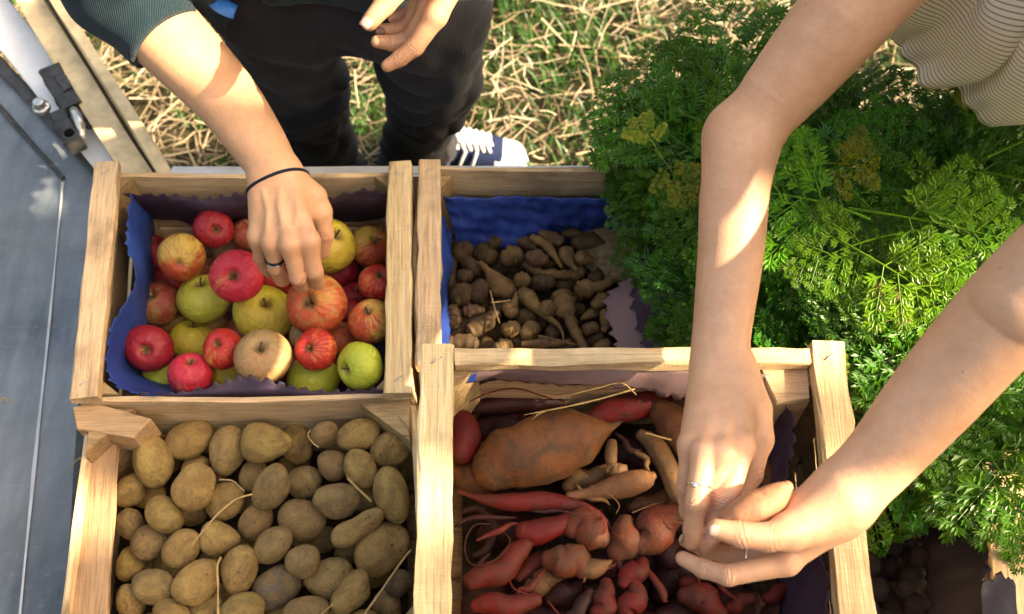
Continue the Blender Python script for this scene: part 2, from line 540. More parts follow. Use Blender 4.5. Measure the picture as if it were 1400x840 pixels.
def m_straw():
    m = Mat('dry_straw', 0.6, 0.35)
    a = m.attr('tone')
    c = m.ramp(a, [(0.0, (0.05, 0.035, 0.022)), (0.35, (0.17, 0.12, 0.068)), (0.7, (0.34, 0.26, 0.155)), (1.0, (0.56, 0.47, 0.33))])
    n = m.noise(m.coord(rand=False), 90, 3, 0.6)
    m.color(m.mix(m.math('MULTIPLY', n, 0.35), c, (0.2, 0.13, 0.06)))
    return m.m
STRAW = m_straw()
STALK = m_simple('golden_stalk', (0.46, 0.29, 0.10), 0.5, 0.4, 80, 0.25)
SOIL = m_simple('mossy_soil', (0.03, 0.027, 0.014), 0.95, 0.1, 9, 0.6, 0, 0.6, 0.02)

def m_tuber(name, a, b, dirt, *ar, unit=False, **kw):
    return m_tuber_(name, a, b, dirt, *ar, k=(1 / 28.0 if unit else 1.0), **kw)
def m_tuber_(name, a, b, dirt, dirt_amt=0.5, rough=0.62, spots=60, spot_col=(0.03, 0.018, 0.01), spot_amt=0.7, ringy=0.0, bumpd=0.0028, streak=None, k=1.0):
    m = Mat(name, rough, 0.35)
    v = m.coord()
    bumpd = bumpd / k
    n = m.noise(v, 20 * k, 5, 0.62)
    d = m.noise(v, 42 * k, 6, 0.7, 0.5)
    f = m.noise(v, 260 * k, 4, 0.65)
    c = m.mix(m.ramp(n, [(0.3, 0.0), (0.7, 1.0)]), a, b)
    if streak:
        st = m.noise(m.coord((1, 1, 1)), 12 * k, 4, 0.6, 0.8)
        c = m.mix(m.ramp(st, [(0.48, 0.0), (0.66, 1.0)]), c, streak)
    c = m.mix(m.math('MULTIPLY', m.ramp(d, [(0.43, 0.0), (0.60, 1.0)]), dirt_amt), c, dirt)
    sp = m.ramp(m.voro(v, spots * k), [(0.0, 1.0), (0.09, 0.9), (0.17, 0.0)])
    msk = m.ramp(m.noise(v, 17 * k, 2, 0.5), [(0.45, 0.0), (0.6, 1.0)])
    c = m.mix(m.math('MULTIPLY', m.math('MULTIPLY', sp, msk), spot_amt), c, spot_col)
    c = m.mix(m.math('MULTIPLY', m.ramp(f, [(0.5, 0.0), (0.75, 1.0)]), 0.3), c, tuple(x * 0.5 for x in dirt))
    m.color(m.vary(c, 0.14, 0.006))
    m.b.inputs['Specular IOR Level'].default_value = 0.25
    m.bump(f, 0.55, bumpd * 0.6).bump(d, 0.4, bumpd)
    return m.m
POTATO = m_tuber('yellow_potato_skin', (0.6, 0.395, 0.135), (0.47, 0.29, 0.09), (0.2, 0.12, 0.05), 0.55, unit=True)
POTATO_G = m_tuber('dusty_potato_skin', (0.5, 0.33, 0.13), (0.41, 0.255, 0.095), (0.21, 0.135, 0.065), 0.6, unit=True)
ROOT = m_tuber('earthy_artichoke_skin', (0.238, 0.137, 0.047), (0.158, 0.086, 0.029), (0.054, 0.031, 0.013), 0.7, 0.7, 90)
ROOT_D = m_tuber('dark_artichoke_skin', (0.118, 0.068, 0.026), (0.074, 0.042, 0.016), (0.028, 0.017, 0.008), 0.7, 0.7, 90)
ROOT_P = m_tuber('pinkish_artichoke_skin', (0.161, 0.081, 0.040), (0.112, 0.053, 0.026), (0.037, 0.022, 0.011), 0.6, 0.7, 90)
SP_OR = m_tuber('orange_sweet_potato_skin', (0.205, 0.068, 0.021), (0.12, 0.036, 0.013), (0.055, 0.032, 0.017), 0.8, 0.6, 75, (0.02, 0.01, 0.008), 0.9)
SP_RED = m_tuber('red_sweet_potato_skin', (0.175, 0.013, 0.007), (0.085, 0.007, 0.005), (0.06, 0.026, 0.014), 0.6, 0.6, 80, (0.02, 0.008, 0.008), 0.85)
SP_PINK = m_tuber('pink_sweet_potato_skin', (0.165, 0.04, 0.015), (0.1, 0.021, 0.009), (0.08, 0.044, 0.022), 0.65, 0.6, 85, (0.012, 0.008, 0.008), 0.95, streak=(0.15, 0.024, 0.015))
SP_TAN = m_tuber('tan_sweet_potato_skin', (0.24, 0.115, 0.042), (0.16, 0.068, 0.026), (0.075, 0.04, 0.02), 0.55, 0.6, 85)
SP_DARK = m_tuber('dark_red_and_gap_shade_skin', (0.055, 0.01, 0.008), (0.03, 0.007, 0.006), (0.02, 0.011, 0.008), 0.5, 0.55, 80)  # real dark red roots; buried fill painted dark to imitate shaded gaps
SP_HELD = m_tuber('clean_sweet_potato_skin', (0.46, 0.215, 0.115), (0.38, 0.155, 0.075), (0.22, 0.115, 0.06), 0.55, 0.55, 70)
BEET = m_tuber('dark_beet_skin', (0.022, 0.01, 0.01), (0.014, 0.006, 0.007), (0.028, 0.018, 0.013), 0.5, 0.5, 80, unit=True)

def m_apple(name, base, blush, amount, stripe=0.5, russet=0.0, dots=(0.55, 0.45, 0.2), base2=None):
    m = Mat(name, 0.30, 0.32)
    v = m.coord(rand=False)
    r = m.coord()
    sp = m.n('ShaderNodeSeparateXYZ'); m.l(v, sp.inputs[0])
    ang = m.math('ARCTAN2', sp.outputs[1], sp.outputs[0])
    cb = m.n('ShaderNodeCombineXYZ')
    m.l(m.math('MULTIPLY', m.math('SINE', ang), 1.0), cb.inputs[0]); m.l(m.math('COSINE', ang), cb.inputs[1]); m.l(m.math('MULTIPLY', sp.outputs[2], 0.35), cb.inputs[2])
    va = m.n('ShaderNodeVectorMath', operation='ADD')
    m.l(cb.outputs[0], va.inputs[0])
    rr = m.n('ShaderNodeCombineXYZ'); m.l(m.math('MULTIPLY', m.oi.outputs['Random'], 50.0), rr.inputs[0]); m.l(rr.outputs[0], va.inputs[1])
    streaks = m.noise(va.outputs[0], 7.0, 6, 0.72)
    patch = m.math('ADD', m.math('MULTIPLY', m.noise(r, 1.1, 2, 0.5), 0.75), m.math('MULTIPLY_ADD', m.math('SINE', m.math('ADD', ang, m.math('MULTIPLY', m.oi.outputs['Random'], 40.0))), 0.16, 0.12))
    cover = m.math('ADD', m.math('MULTIPLY', patch, 1.0), m.math('MULTIPLY', m.math('SUBTRACT', streaks, 0.5), stripe * 1.6))
    f = m.ramp(cover, [(max(0.0, 0.78 - amount * 0.75 - 0.12), 0.0), (min(1.0, 0.78 - amount * 0.75 + 0.14), 1.0)])
    b0 = m.mix(m.ramp(m.noise(r, 2.2, 4, 0.6), [(0.3, 0.0), (0.7, 1.0)]), base, base2 or tuple(x * 0.82 for x in base))
    c = m.mix(f, b0, blush)
    c = m.mix(m.math('MULTIPLY', m.ramp(streaks, [(0.50, 0.0), (0.60, 1.0)]), 0.65 * stripe), c, tuple(x * 0.62 for x in blush))
    if russet:
        ru = m.ramp(m.noise(r, 2.0, 6, 0.68), [(0.62 - russet * 0.3, 0.0), (0.72 - russet * 0.2, 1.0)])
        c = m.mix(m.math('MULTIPLY', ru, 0.75), c, (0.34, 0.21, 0.085))
    dt = m.ramp(m.voro(r, 13), [(0.0, 1.0), (0.09, 0.7), (0.16, 0.0)])
    c = m.mix(m.math('MULTIPLY', dt, 0.22), c, dots)
    bru = m.ramp(m.noise(r, 2.6, 4, 0.55), [(0.70, 0.0), (0.76, 1.0)])
    c = m.mix(m.math('MULTIPLY', bru, 0.4), c, (0.17, 0.09, 0.03))
    cav = m.attr('cavity')
    c = m.mix(m.math('MULTIPLY', m.ramp(m.math('ADD', cav, m.math('MULTIPLY', m.math('SUBTRACT', m.noise(r, 6, 5, 0.65), 0.5), 0.8)), [(0.35, 0.0), (0.8, 1.0)]), 0.8), c, (0.20, 0.13, 0.05))
    m.color(c)
    m.rough(m.ramp(m.noise(r, 3, 4, 0.6), [(0.3, 0.24), (0.7, 0.42)]))
    m.bump(m.noise(r, 5, 4, 0.6), 0.25, 0.03)
    return m.m
AP = {
    'yellow': m_apple('yellow_apple_skin', (0.62, 0.50, 0.05), (0.60, 0.42, 0.06), 0.35, 0.2),
    'green': m_apple('green_apple_skin', (0.50, 0.50, 0.055), (0.42, 0.47, 0.05), 0.4, 0.2),
    'ygreen': m_apple('yellow_green_apple_skin', (0.58, 0.50, 0.085), (0.47, 0.44, 0.06), 0.45, 0.2, 0.15),
    'blush': m_apple('blushed_apple_skin', (0.62, 0.40, 0.085), (0.50, 0.075, 0.03), 0.42, 0.7, 0.1),
    'pink': m_apple('pink_red_apple_skin', (0.60, 0.26, 0.08), (0.55, 0.03, 0.05), 0.80, 0.55),
    'red': m_apple('striped_red_apple_skin', (0.60, 0.28, 0.06), (0.50, 0.03, 0.022), 0.70, 0.9),
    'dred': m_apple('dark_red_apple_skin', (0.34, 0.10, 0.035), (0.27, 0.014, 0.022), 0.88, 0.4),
    'orange': m_apple('orange_red_apple_skin', (0.58, 0.28, 0.06), (0.50, 0.085, 0.03), 0.60, 0.9, 0.35),
    'russet': m_apple('russet_apple_skin', (0.44, 0.29, 0.12), (0.40, 0.20, 0.09), 0.40, 0.5, 0.9),
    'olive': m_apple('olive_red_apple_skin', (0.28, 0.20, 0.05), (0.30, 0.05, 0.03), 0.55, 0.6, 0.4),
}
APSTEM = m_simple('apple_stem', (0.10, 0.06, 0.03), 0.8, 0.2, 200, 0.4)
# ------------------------------------------------------------------ ground with straw and grass
def build_ground():
    xs = np.concatenate([[-60, -20, -6], np.linspace(-2.6, 2.6, 53), [6, 20, 60]])
    ys = np.concatenate([[-60, -20, -4], np.linspace(-0.6, 4.0, 47), [8, 20, 60]])
    X, Y = np.meshgrid(xs, ys, indexing='ij')
    P = np.stack([X.ravel(), Y.ravel(), np.zeros(X.size)], 1)
    near = (np.abs(P[:, 0]) < 3) & (P[:, 1] > -1) & (P[:, 1] < 4.2)
    P[:, 2] = np.where(near, wob(P, 7, 3) * 0.012, 0)
    ny = len(ys)
    F = [(i * ny + j, (i + 1) * ny + j, (i + 1) * ny + j + 1, i * ny + j + 1) for i in range(len(xs) - 1) for j in range(ny - 1)]
    o = link('ground', make_mesh('ground', P, F, SOIL))
    tag(o, kind='structure')
build_ground()

def build_straw():
    """loose straw litter: thousands of bent flattened stalks, uncountable"""
    n = 17000
    V, F, tone = [], [], []
    for i in range(n):
        x = rng.uniform(-1.7, 1.6); y = rng.uniform(1.0, 2.75)
        clump = 0.5 + 0.5 * math.sin(x * 5.1 + 1.3 * math.sin(y * 4)) * math.sin(y * 6.3 + x * 2.1)
        if rng.random() > 0.30 + 0.65 * clump: continue
        L = min(0.30, max(0.025, rng.lognormal(-2.75, 0.6))); w = rng.uniform(0.0007, 0.0026) * (0.75 + 2.0 * L)
        a = rng.normal(0.6, 0.9) if rng.random() < 0.6 else rng.uniform(0, 6.28)
        z0 = abs(rng.normal(0.012, 0.018)) + 0.008
        tilt = rng.normal(0, 0.22)
        d = np.array([math.cos(a) * math.cos(tilt), math.sin(a) * math.cos(tilt), math.sin(tilt)])
        s = np.array([-math.sin(a), math.cos(a), 0])
        u = np.cross(d, s)
        c = np.array([x, y, z0 + abs(math.sin(tilt)) * L * 0.5])
        bend = s * rng.normal(0, 0.06) * L + u * rng.normal(0, 0.04) * L
        k = len(V)
        for t in (-0.5, 0.0, 0.5):
            p = c + d * L * t + bend * (1 - 4 * t * t)
            ww = w * (1.0 if t < 0.4 else 0.7)
            V += [p + s * ww, p + u * ww * 0.6, p - s * ww, p - u * ww * 0.6]
        for q in (0, 4):
            for j in range(4):
                F.append((k + q + j, k + q + (j + 1) % 4, k + q + 4 + (j + 1) % 4, k + q + 4 + j))
        F += [(k + 3, k + 2, k + 1, k), (k + 8, k + 9, k + 10, k + 11)]
        tone += [float(np.clip(rng.normal(0.55, 0.28), 0, 1))] * 12
    me = make_mesh('straw', V, F, STRAW, False)
    add_attr(me, 'tone', tone)
    tag(link('straw', me), 'loose pale straw litter scattered over the grassy ground', 'straw', kind='stuff')
build_straw()

def build_grass():
    V, F = [], []
    for i in range(5600):
        x = rng.uniform(-1.8, 1.7); y = rng.uniform(1.0, 2.9)
        clump = 0.5 - 0.5 * math.sin(x * 5.1 + 1.3 * math.sin(y * 4)) * math.sin(y * 6.3 + x * 2.1)
        if rng.random() > 0.15 + clump: continue
        for b in range(7):
            a = rng.uniform(0, 6.28); L = rng.uniform(0.025, 0.085); w = rng.uniform(0.001, 0.0032)
            lean = rng.uniform(0.25, 1.2)
            h = np.array([math.cos(a), math.sin(a), 0]); s = np.array([-h[1], h[0], 0])
            p0 = np.array([x + rng.normal(0, .02), y + rng.normal(0, .02), 0.0])
            p1 = p0 + h * L * 0.45 * math.sin(lean) + np.array([0, 0, L * 0.55 * math.cos(lean * .6)])
            p2 = p0 + h * L * math.sin(lean) + np.array([0, 0, L * (math.cos(lean) * .8 + .1)])
            k = len(V)
            V += [p0 - s * w, p0 + s * w, p1 + s * w * .9, p1 - s * w * .9, p2]
            F += [(k, k + 1, k + 2, k + 3), (k + 3, k + 2, k + 4)]
    tag(link('grass', make_mesh('grass', V, F, GRASS)), 'short green grass growing up through the straw', 'grass', kind='stuff')
build_grass()

# ------------------------------------------------------------------ boards and crates
def board(name, p0, p1, w, t, wdir, mat, parent, warp=0.0, seed=0, bev=0.0012, taper=0.0, nseg=7):
    """sawn board from p0 to p1 (centre line), w across wdir, t thick; local X runs along the grain"""
    p0, p1 = np.asarray(p0, float), np.asarray(p1, float)
    x = nrm(p1 - p0); L = np.linalg.norm(p1 - p0)
    y = np.asarray(wdir, float); y = nrm(y - x * (x @ y)); z = np.cross(x, y)
    r = np.random.default_rng(seed + 11)
    hw, ht = w / 2, t / 2
    b = min(bev, ht * 0.6)
    prof = [(-hw + b, -ht), (hw - b, -ht), (hw, -ht + b), (hw, ht - b), (hw - b, ht), (-hw + b, ht), (-hw, ht - b), (-hw, -ht + b)]
    V, F = [], []
    ph = r.uniform(0, 6.28)
    for i in range(nseg):
        s = i / (nseg - 1)
        bow = warp * (math.sin(math.pi * s + 0.25 * math.sin(ph)))
        k1 = 1 + taper * (s - .5)
        e = r.normal(0, 0.0010, (8, 2))
        sx = (s - .5) * L
        for j, (a, c) in enumerate(prof):
            V.append((sx + (r.normal(0, .0006) if i in (0, nseg - 1) else 0), a * k1 + e[j, 0], c + e[j, 1] * .5 + bow))
    n = 8
    for i in range(nseg - 1):
        for j in range(n):
            F.append((i * n + j, i * n + (j + 1) % n, (i + 1) * n + (j + 1) % n, (i + 1) * n + j))
    F.append(tuple(range(n - 1, -1, -1))); F.append(tuple(range((nseg - 1) * n, nseg * n)))
    F = [f[::-1] for f in F]
    me = make_mesh(name, V, F, mat, False)
    M = Matrix(((x[0], y[0], z[0], 0), (x[1], y[1], z[1], 0), (x[2], y[2], z[2], 0), (0, 0, 0, 1)))
    c = (p0 + p1) / 2
    if parent is not None: c = c - np.array(parent.location)
    o = link(name, me, parent, c, M.to_euler())
    return o

def prism(name, base, z0, z1, mat, parent, seed=0):
    """upright post over a polygon footprint, rough sawn top"""
    r = np.random.default_rng(seed)
    n = len(base)
    V = [(x, y, z0) for x, y in base] + [(x, y, z1 - .0025) for x, y in base]
    c = np.mean(base, axis=0)
    V += [(c[0] + (x - c[0]) * .94, c[1] + (y - c[1]) * .94, z1 + r.normal(0, .0012)) for x, y in base]
    F = []
    for k in (0, n):
        F += [(k + j, k + (j + 1) % n, k + n + (j + 1) % n, k + n + j) for j in range(n)]
    F += [tuple(range(2 * n, 3 * n)), tuple(range(n - 1, -1, -1))]
    return obj(name, V, F, mat, parent, False)

def staple(p, d, parent, ln=0.010):
    p = np.asarray(p, float); d = nrm(d)
    up = np.array([0, 0, 1.0])
    V, F = loft([p - d * ln / 2 - up * .003, p - d * ln / 2 + up * .0012, p + d * ln / 2 + up * .0012, p + d * ln / 2 - up * .003], [.0007] * 4, 8, 5)
    return obj('staple', V, F, STEEL, parent)

def crate(name, label, BL, BR, FR, FL, zt, H, group=None, batten=0.030, bt=0.016, rim=0.008, slat_h=0.055, wood=WOOD, back_curve=0.004, post=0.035, seed=0, end_flat=False, front=True, back_z=None):
    """slatted fruit crate: four rim corners (outer, seen from above), top height zt, height H"""
    r = np.random.default_rng(seed)
    BL, BR, FR, FL = [np.array([p[0], p[1]], float) for p in (BL, BR, FR, FL)]
    c = (BL + BR + FR + FL) / 4
    o = empty(name, (c[0], c[1], zt - H))
    tag(o, label, 'crate', group)
    zb = zt - H
    def in2(p, k):      # corner moved inwards by k
        ix = nrm(c - p)
        return p + ix * k
    T = 0.007
    def p3(p, z): return np.array([p[0], p[1], z])
    # posts
    cs = [BL, BR, FR, FL]
    for i, p in enumerate(cs):
        a = nrm(cs[(i + 1) % 4] - p); b = nrm(cs[(i - 1) % 4] - p)
        q = p + (a + b) * (T + 0.0015)
        pts = [q, q + a * post, q + b * post * 1.15]
        if np.cross(pts[1] - pts[0], pts[2] - pts[0]) < 0: pts = pts[::-1]
        prism('corner_post', pts, zb + .004, zt + (0.006 if end_flat else 0), SAWN, o, seed + i)
    # slats of the long sides and of the ends, two or three courses with gaps
    up = np.array([0, 0, 1.0])
    ncourse = max(2, int(round(H / (slat_h + 0.016))))
    pitch = H / ncourse
    for (A, Bq, nm) in ((BL, BR, 'back'), (FL, FR, 'front'), (BL, FL, 'left'), (BR, FR, 'right')):
        if nm == 'front' and not front: continue
        inn = c - (A + Bq) / 2
        d = nrm(Bq - A); nn = inn - d * (inn @ d); nn = nrm(nn)
        shr = T if nm in ('left', 'right') else 0.0
        for k in range(ncourse):
            z = zb + pitch * (k + 1) - slat_h / 2 - 0.001
            if nm in ('left', 'right'): z -= 0.004
            elif back_z and nm == 'back' and k == ncourse - 1: z += back_z
            a2 = A + nn * T / 2 + d * (shr + .0012); b2 = Bq + nn * T / 2 - d * (shr + .0012)
            jig = r.normal(0, .0012)
            board('slat', p3(a2, z + jig), p3(b2, z + jig + r.normal(0, .001)), slat_h, T - .001, up, wood if r.random() < .8 else WOOD2, o, back_curve * r.normal(0.6, .5) * (1 if k == ncourse - 1 else .4), seed * 10 + k, .001)
    # bottom boards
    for k in range(5):
        f0, f1 = (k + .5) / 5, (k + .5) / 5
        a2 = BL + (FL - BL) * f0; b2 = BR + (FR - BR) * f1
        d = nrm(b2 - a2)
        board('bottom_board', p3(a2 + d * .0085, zb + .006), p3(b2 - d * .0085, zb + .006), np.linalg.norm(FL - BL) / 5 * .975, .006, FL.tolist() + [0] - np.array(BL.tolist() + [0]), WOOD2, o, 0, seed + k)
    if batten:
        for A, Bq in ((BL, FL), (BR, FR)):
            d = nrm(Bq - A); inn = c - (A + Bq) / 2; nn = nrm(inn - d * (inn @ d))
            m = nn * (batten / 2 - .001)
            z = zt + bt / 2 + .0008
            board('batten', p3(A + m - d * .004, z), p3(Bq + m + d * .004, z), batten, bt, [nn[0], nn[1], 0], wood, o, 0.0, seed * 7 + 1, .0018, nseg=12)
            for q, s in ((A, 1), (Bq, -1)):
                staple(p3(q + m + d * s * .014, z + bt / 2), [d[1] * .7 + d[0] * .5, -d[0] * .6 + d[1] * .5, 0], o)
    return o

def xy(px, py, z): return at(px, py, z)[:2]
ZA = 0.735      # apple / artichoke crate rim (slats); battens sit on top
apple_crate = crate('wooden_crate', 'open wooden crate lined with blue and purple paper, holding apples',
    xy(136, 236, ZA), xy(563, 234, ZA), xy(563, 541, ZA), xy(103, 549, ZA), ZA, 0.185, batten=0.031, seed=1, post=.036)
root_crate = crate('wooden_crate', 'wooden crate of small earthy knobbly tubers beside the apple crate',
    xy(574, 233, ZA), xy(985, 230, ZA), xy(985, 505, ZA), xy(571, 505, ZA), ZA, 0.185, batten=0.029, seed=2, back_curve=.012, back_z=.012)
ZP = 0.715
potato_crate = crate('wooden_crate', 'wooden crate full of yellow potatoes with no top battens, triangular corner posts',
    xy(118, 553, ZP), xy(567, 543, ZP), xy(590, 905, ZP), xy(72, 915, ZP), ZP, 0.165, batten=0, seed=3, post=.05, end_flat=True, slat_h=.074)
ZS = 0.935
sp_crate = crate('wooden_crate', 'raised wooden crate of sweet potatoes under the two cupped hands',
    xy(578, 487, ZS), xy(1146, 484, ZS), xy(1196, 905, ZS), xy(567, 905, ZS), ZS, 0.175, batten=0.031, bt=.017, seed=4, post=.045, slat_h=.078)
lower_crate = crate('wooden_crate', 'wooden crate stacked underneath the sweet potato crate',
    xy(578, 487, ZS) + np.array([.002, -.004]), xy(1146, 484, ZS) + np.array([-.002, -.004]), xy(1196, 905, ZS) + np.array([-.002, .004]), xy(567, 905, ZS) + np.array([.002, .004]), ZS - 0.177, 0.205, batten=0, seed=5)

# extra flat end board of the potato crate, low between its posts
board('end_board', at(138, 612, .69), at(118, 900, .69), .040, .009, (1, 0, 0), WOOD2, potato_crate, 0, 77)
# chunky corner blocks of the potato crate
def block_px(parent, pts, z0, z1, seed):
    base = [tuple(at(x, y, z1)[:2]) for x, y in pts]
    a = 0
    for i in range(len(base)):
        x0, y0 = base[i]; x1, y1 = base[(i + 1) % len(base)]; a += x0 * y1 - x1 * y0
    if a < 0: base = base[::-1]
    return prism('corner_block', base, z0, z1, SAWN, parent, seed)
block_px(potato_crate, [(98, 557), (128, 550), (206, 572), (182, 598), (104, 586)], ZP - .035, ZP + .010, 5).data.materials[0] = WOOD2
block_px(potato_crate, [(520, 542), (560, 537), (560, 588)], ZP - .06, ZP + .008, 6)

board('back_rail', at(622, 492, .945), at(1104, 490, .945), .017, .016, (0, 1, 0), WOOD, sp_crate, 0, 55, .002, nseg=12)
block_px(sp_crate, [(1036, 498), (1104, 494), (1108, 546), (1062, 552)], .86, .934, 12).data.materials[0] = WOOD
# crates under the carrots and beets on the right
ZC = 0.70
carrot_crate = crate('wooden_crate', 'low wooden crate almost hidden beneath the heap of carrot tops',
    (0.215, 0.985), (0.655, 0.985), (0.66, 0.56), (0.215, 0.56), ZC, 0.15, batten=0, seed=6)
ZB = 0.71
beet_crate = crate('wooden_crate', 'shaded wooden crate of dark beetroots beneath the carrot tops',
    (0.335, 0.545), (0.665, 0.55), (0.63, 0.20), (0.335, 0.20), ZB, 0.16, batten=0.0, seed=8)
board('side_board', at(1372, 615, ZB + .012), at(1408, 900, ZB + .012), .062, .014, (1, 0, 0), WOOD, beet_crate, 0, 31)

# ------------------------------------------------------------------ trailer bed
def build_bed():
    zb = 0.55
    o = empty('trailer_bed', (-0.3, 0.55, 0.0))
    tag(o, 'grey galvanised metal trailer bed under and beside the crates', 'trailer')
    def slab(name, pts, z0, z1, mat, bev=0):
        base = [tuple(p) for p in pts]
        a = sum(base[i][0] * base[(i + 1) % len(base)][1] - base[(i + 1) % len(base)][0] * base[i][1] for i in range(len(base)))
        if a < 0: base = base[::-1]
        n = len(base)
        V = [(x, y, z0) for x, y in base] + [(x, y, z1) for x, y in base]
        F = [(j, (j + 1) % n, n + (j + 1) % n, n + j) for j in range(n)] + [tuple(range(n, 2 * n)), tuple(range(n - 1, -1, -1))]
        return obj(name, V, F, mat, o, False)
    e0, e1 = xy(-260, -200, zb), xy(142, 236, zb)
    floor = slab('floor_sheet', [(-1.15, -.35), (0.80, -.35), (0.80, 0.985), e1 + np.array([.06, .0]), e1, e0, (-1.15, 1.25)], zb - .05, zb - .001, PLATE)
    # raised sheet joint and groove running beside the crates
    for nm, (x0, y0, x1, y1), w, h, mt in (('sheet_seam', (86, 250, 22, 900), .0028, .0016, RAIL), ('drain_groove', (131, 262, 92, 900), .010, .0012, DARK_STEEL), ('edge_strip', (146, 250, 108, 900), .012, .010, PLATE)):
        a, b = at(x0, y0, zb), at(x1, y1, zb)
        board(nm, a + [0, 0, h / 2], b + [0, 0, h / 2], w, h, (1, 0, 0), mt, o, 0, 3, .0004)
    # lip along the slanted far edge
    d = nrm(np.append(e1 - e0, 0))
    nn = np.array([-d[1], d[0], 0])
    E0, E1 = np.append(e0, zb), np.append(e1, zb)
    board('edge_lip', E0 + [0, 0, .004] - nn * .006, E1 + [0, 0, .004] - nn * .006, .020, .008, nn, DARK_STEEL, o, 0, 4, .0006)
    board('edge_lip', E0 + [0, 0, .003] + nn * -.052, E1 + [0, 0, .003] + nn * -.052 - d * .03, .006, .003, nn, DARK_STEEL, o, 0, 4, .0006)
    # beige rail: base flange, web and bright top flange
    r0, r1 = at(-40, -160, .60), at(222, 262, .60)
    dr = nrm(r1 - r0); nr = np.array([-dr[1], dr[0], 0])
    board('beige_rail_web', r0 - nr * .018, r1 - nr * .018 - dr * .01, .038, .012, nr, BEIGE, o, 0, 1, .001)
    board('beige_rail_flange', r0 + nr * .016 + [0, 0, .012], r1 + nr * .016 + [0, 0, .012], .018, .034, nr, BEIGE, o, 0, 2, .0015)
    board('beige_rail_skirt', r0 + nr * .012 - [0, 0, .05], r1 + nr * .012 - [0, 0, .05], .014, .08, nr, DARK_STEEL, o, 0, 2, .0015)
    # white steel sheet between lip and rail
    w0, w1 = at(-120, -120, .565), at(160, 225, .565)
    board('white_sheet', w0, w1, .060, .006, nr, WHITE_METAL, o, 0, 5, .0008)
    # latch: dark block with hole, bolt, pin and hook
    lc = at(92, 178, .605)
    board('latch_block', lc - dr * .030, lc + dr * .036, .026, .030, nr, DARK_STEEL, o, 0, 7, .003)
    hv, hf = loft([lc + dr * .022 + [0, 0, .0135], lc + dr * .022 + [0, 0, .0165]], [.0075, .0075], 2, 18)
    obj('latch_eye', hv, hf, m_simple('latch_hole', (0.004, 0.004, 0.004), .9, .1), o)
    bc = at(58, 150, .61)
    hv, hf = loft([bc, bc + [0, 0, .008], bc + [0, 0, .0085], bc + [0, 0, .018], bc + [0, 0, .020]], [.013, .013, .0085, .0085, .004], 12, 18)
    obj('latch_bolt', hv, hf, STEEL, o)
    hc = at(84, 122, .60)
    board('latch_shade_box', hc - dr * .045, hc + dr * .050, .034, .020, nr, DARK_STEEL, o, 0, 7, .003)  # dark box standing in for the shadow around the latch
    board('latch_plate', hc - dr * .020 + nr * .008 + [0, 0, .0115], hc + dr * .018 + nr * .008 + [0, 0, .0115], .014, .004, nr, DARK_STEEL, o, 0, 8, .001)
    hv, hf = loft([hc + dr * .052 + [0, 0, .0], hc + dr * .066 + nr * .006, hc + dr * .080 + nr * .010 - [0, 0, .006], hc + dr * .086 + nr * .004 - [0, 0, .012]], [.006, .0055, .005, .004], 14, 10)
    obj('latch_hook', hv, hf, DARK_STEEL, o)
    hv, hf = loft([at(100, 150, .62), at(108, 168, .62), at(112, 190, .605)], [.006, .007, .005], 8, 10)
    obj('latch_pin', hv, hf, STEEL, o)
    # back tailboard behind the crates
    a, b = at(232, 243, .70), at(1010, 241, .70)
    board('tailboard', np.array([a[0], a[1] + .012, .625]), np.array([b[0], b[1] + .012, .625]), .148, .018, (0, 0, 1), RAIL, o, 0, 9, .002)
    # side rails and legs carrying the bed, out of view
    for x in (-1.0, 0.7):
        board('chassis_leg', (x, -.1, .0), (x, -.1, .498), .06, .06, (1, 0, 0), DARK_STEEL, o)
        board('chassis_leg', (x, .8, .0), (x, .8, .498), .06, .06, (1, 0, 0), DARK_STEEL, o)
build_bed()

# ------------------------------------------------------------------ added unseen awning shading the crates, with slots for sun streaks
def build_blocker():
    o = empty('blocker', (3.6, -1.4, 0)); tag(o, 'unseen green canvas added as sun awning on four poles beside the trailer', 'blocker')
    TARP = m_simple('green_canvas', (0.05, 0.065, 0.045), .9, .1, 30, .2)
    nx, ny = 25, 15
    for y0, y1 in ((BLK_Y[0], BLK_GAP2[0]), (BLK_GAP2[1], BLK_GAP[0]), (BLK_GAP[1], BLK_Y[1])):
        xs, ys = np.linspace(*BLK_X, nx), np.linspace(y0, y1, ny)
        V = [(x, y, BLK_Z - .06 * math.sin(math.pi * i / (nx - 1)) * math.sin(math.pi * j / (ny - 1)) + .12 * (x - BLK_X[0]) / 3.5) for i, x in enumerate(xs) for j, y in enumerate(ys)]
        F = [(i * ny + j, (i + 1) * ny + j, (i + 1) * ny + j + 1, i * ny + j + 1) for i in range(nx - 1) for j in range(ny - 1)]
        c = obj('canvas', V, F, TARP, o)
        sm = c.modifiers.new('thickness', 'SOLIDIFY'); sm.thickness = .004
    for x, y in ((BLK_X[0], BLK_Y[0]), (BLK_X[1], BLK_Y[0]), (BLK_X[1], BLK_Y[1]), (BLK_X[0], BLK_Y[1])):
        V, F = loft([(x, y, 0), (x, y, BLK_Z + .12 * (x - BLK_X[0]) / 3.5)], [.02, .02], 2, 12)
        obj('pole', V, F, RAIL, o)
BLK_X, BLK_Y, BLK_Z = (2.0, 5.3), (-2.85, -0.05), 3.95
BLK_GAP = (-0.42, -0.27)  # slot placed to let a sun streak onto leaves and arms
BLK_GAP2 = (-0.565, -0.505)
build_blocker()

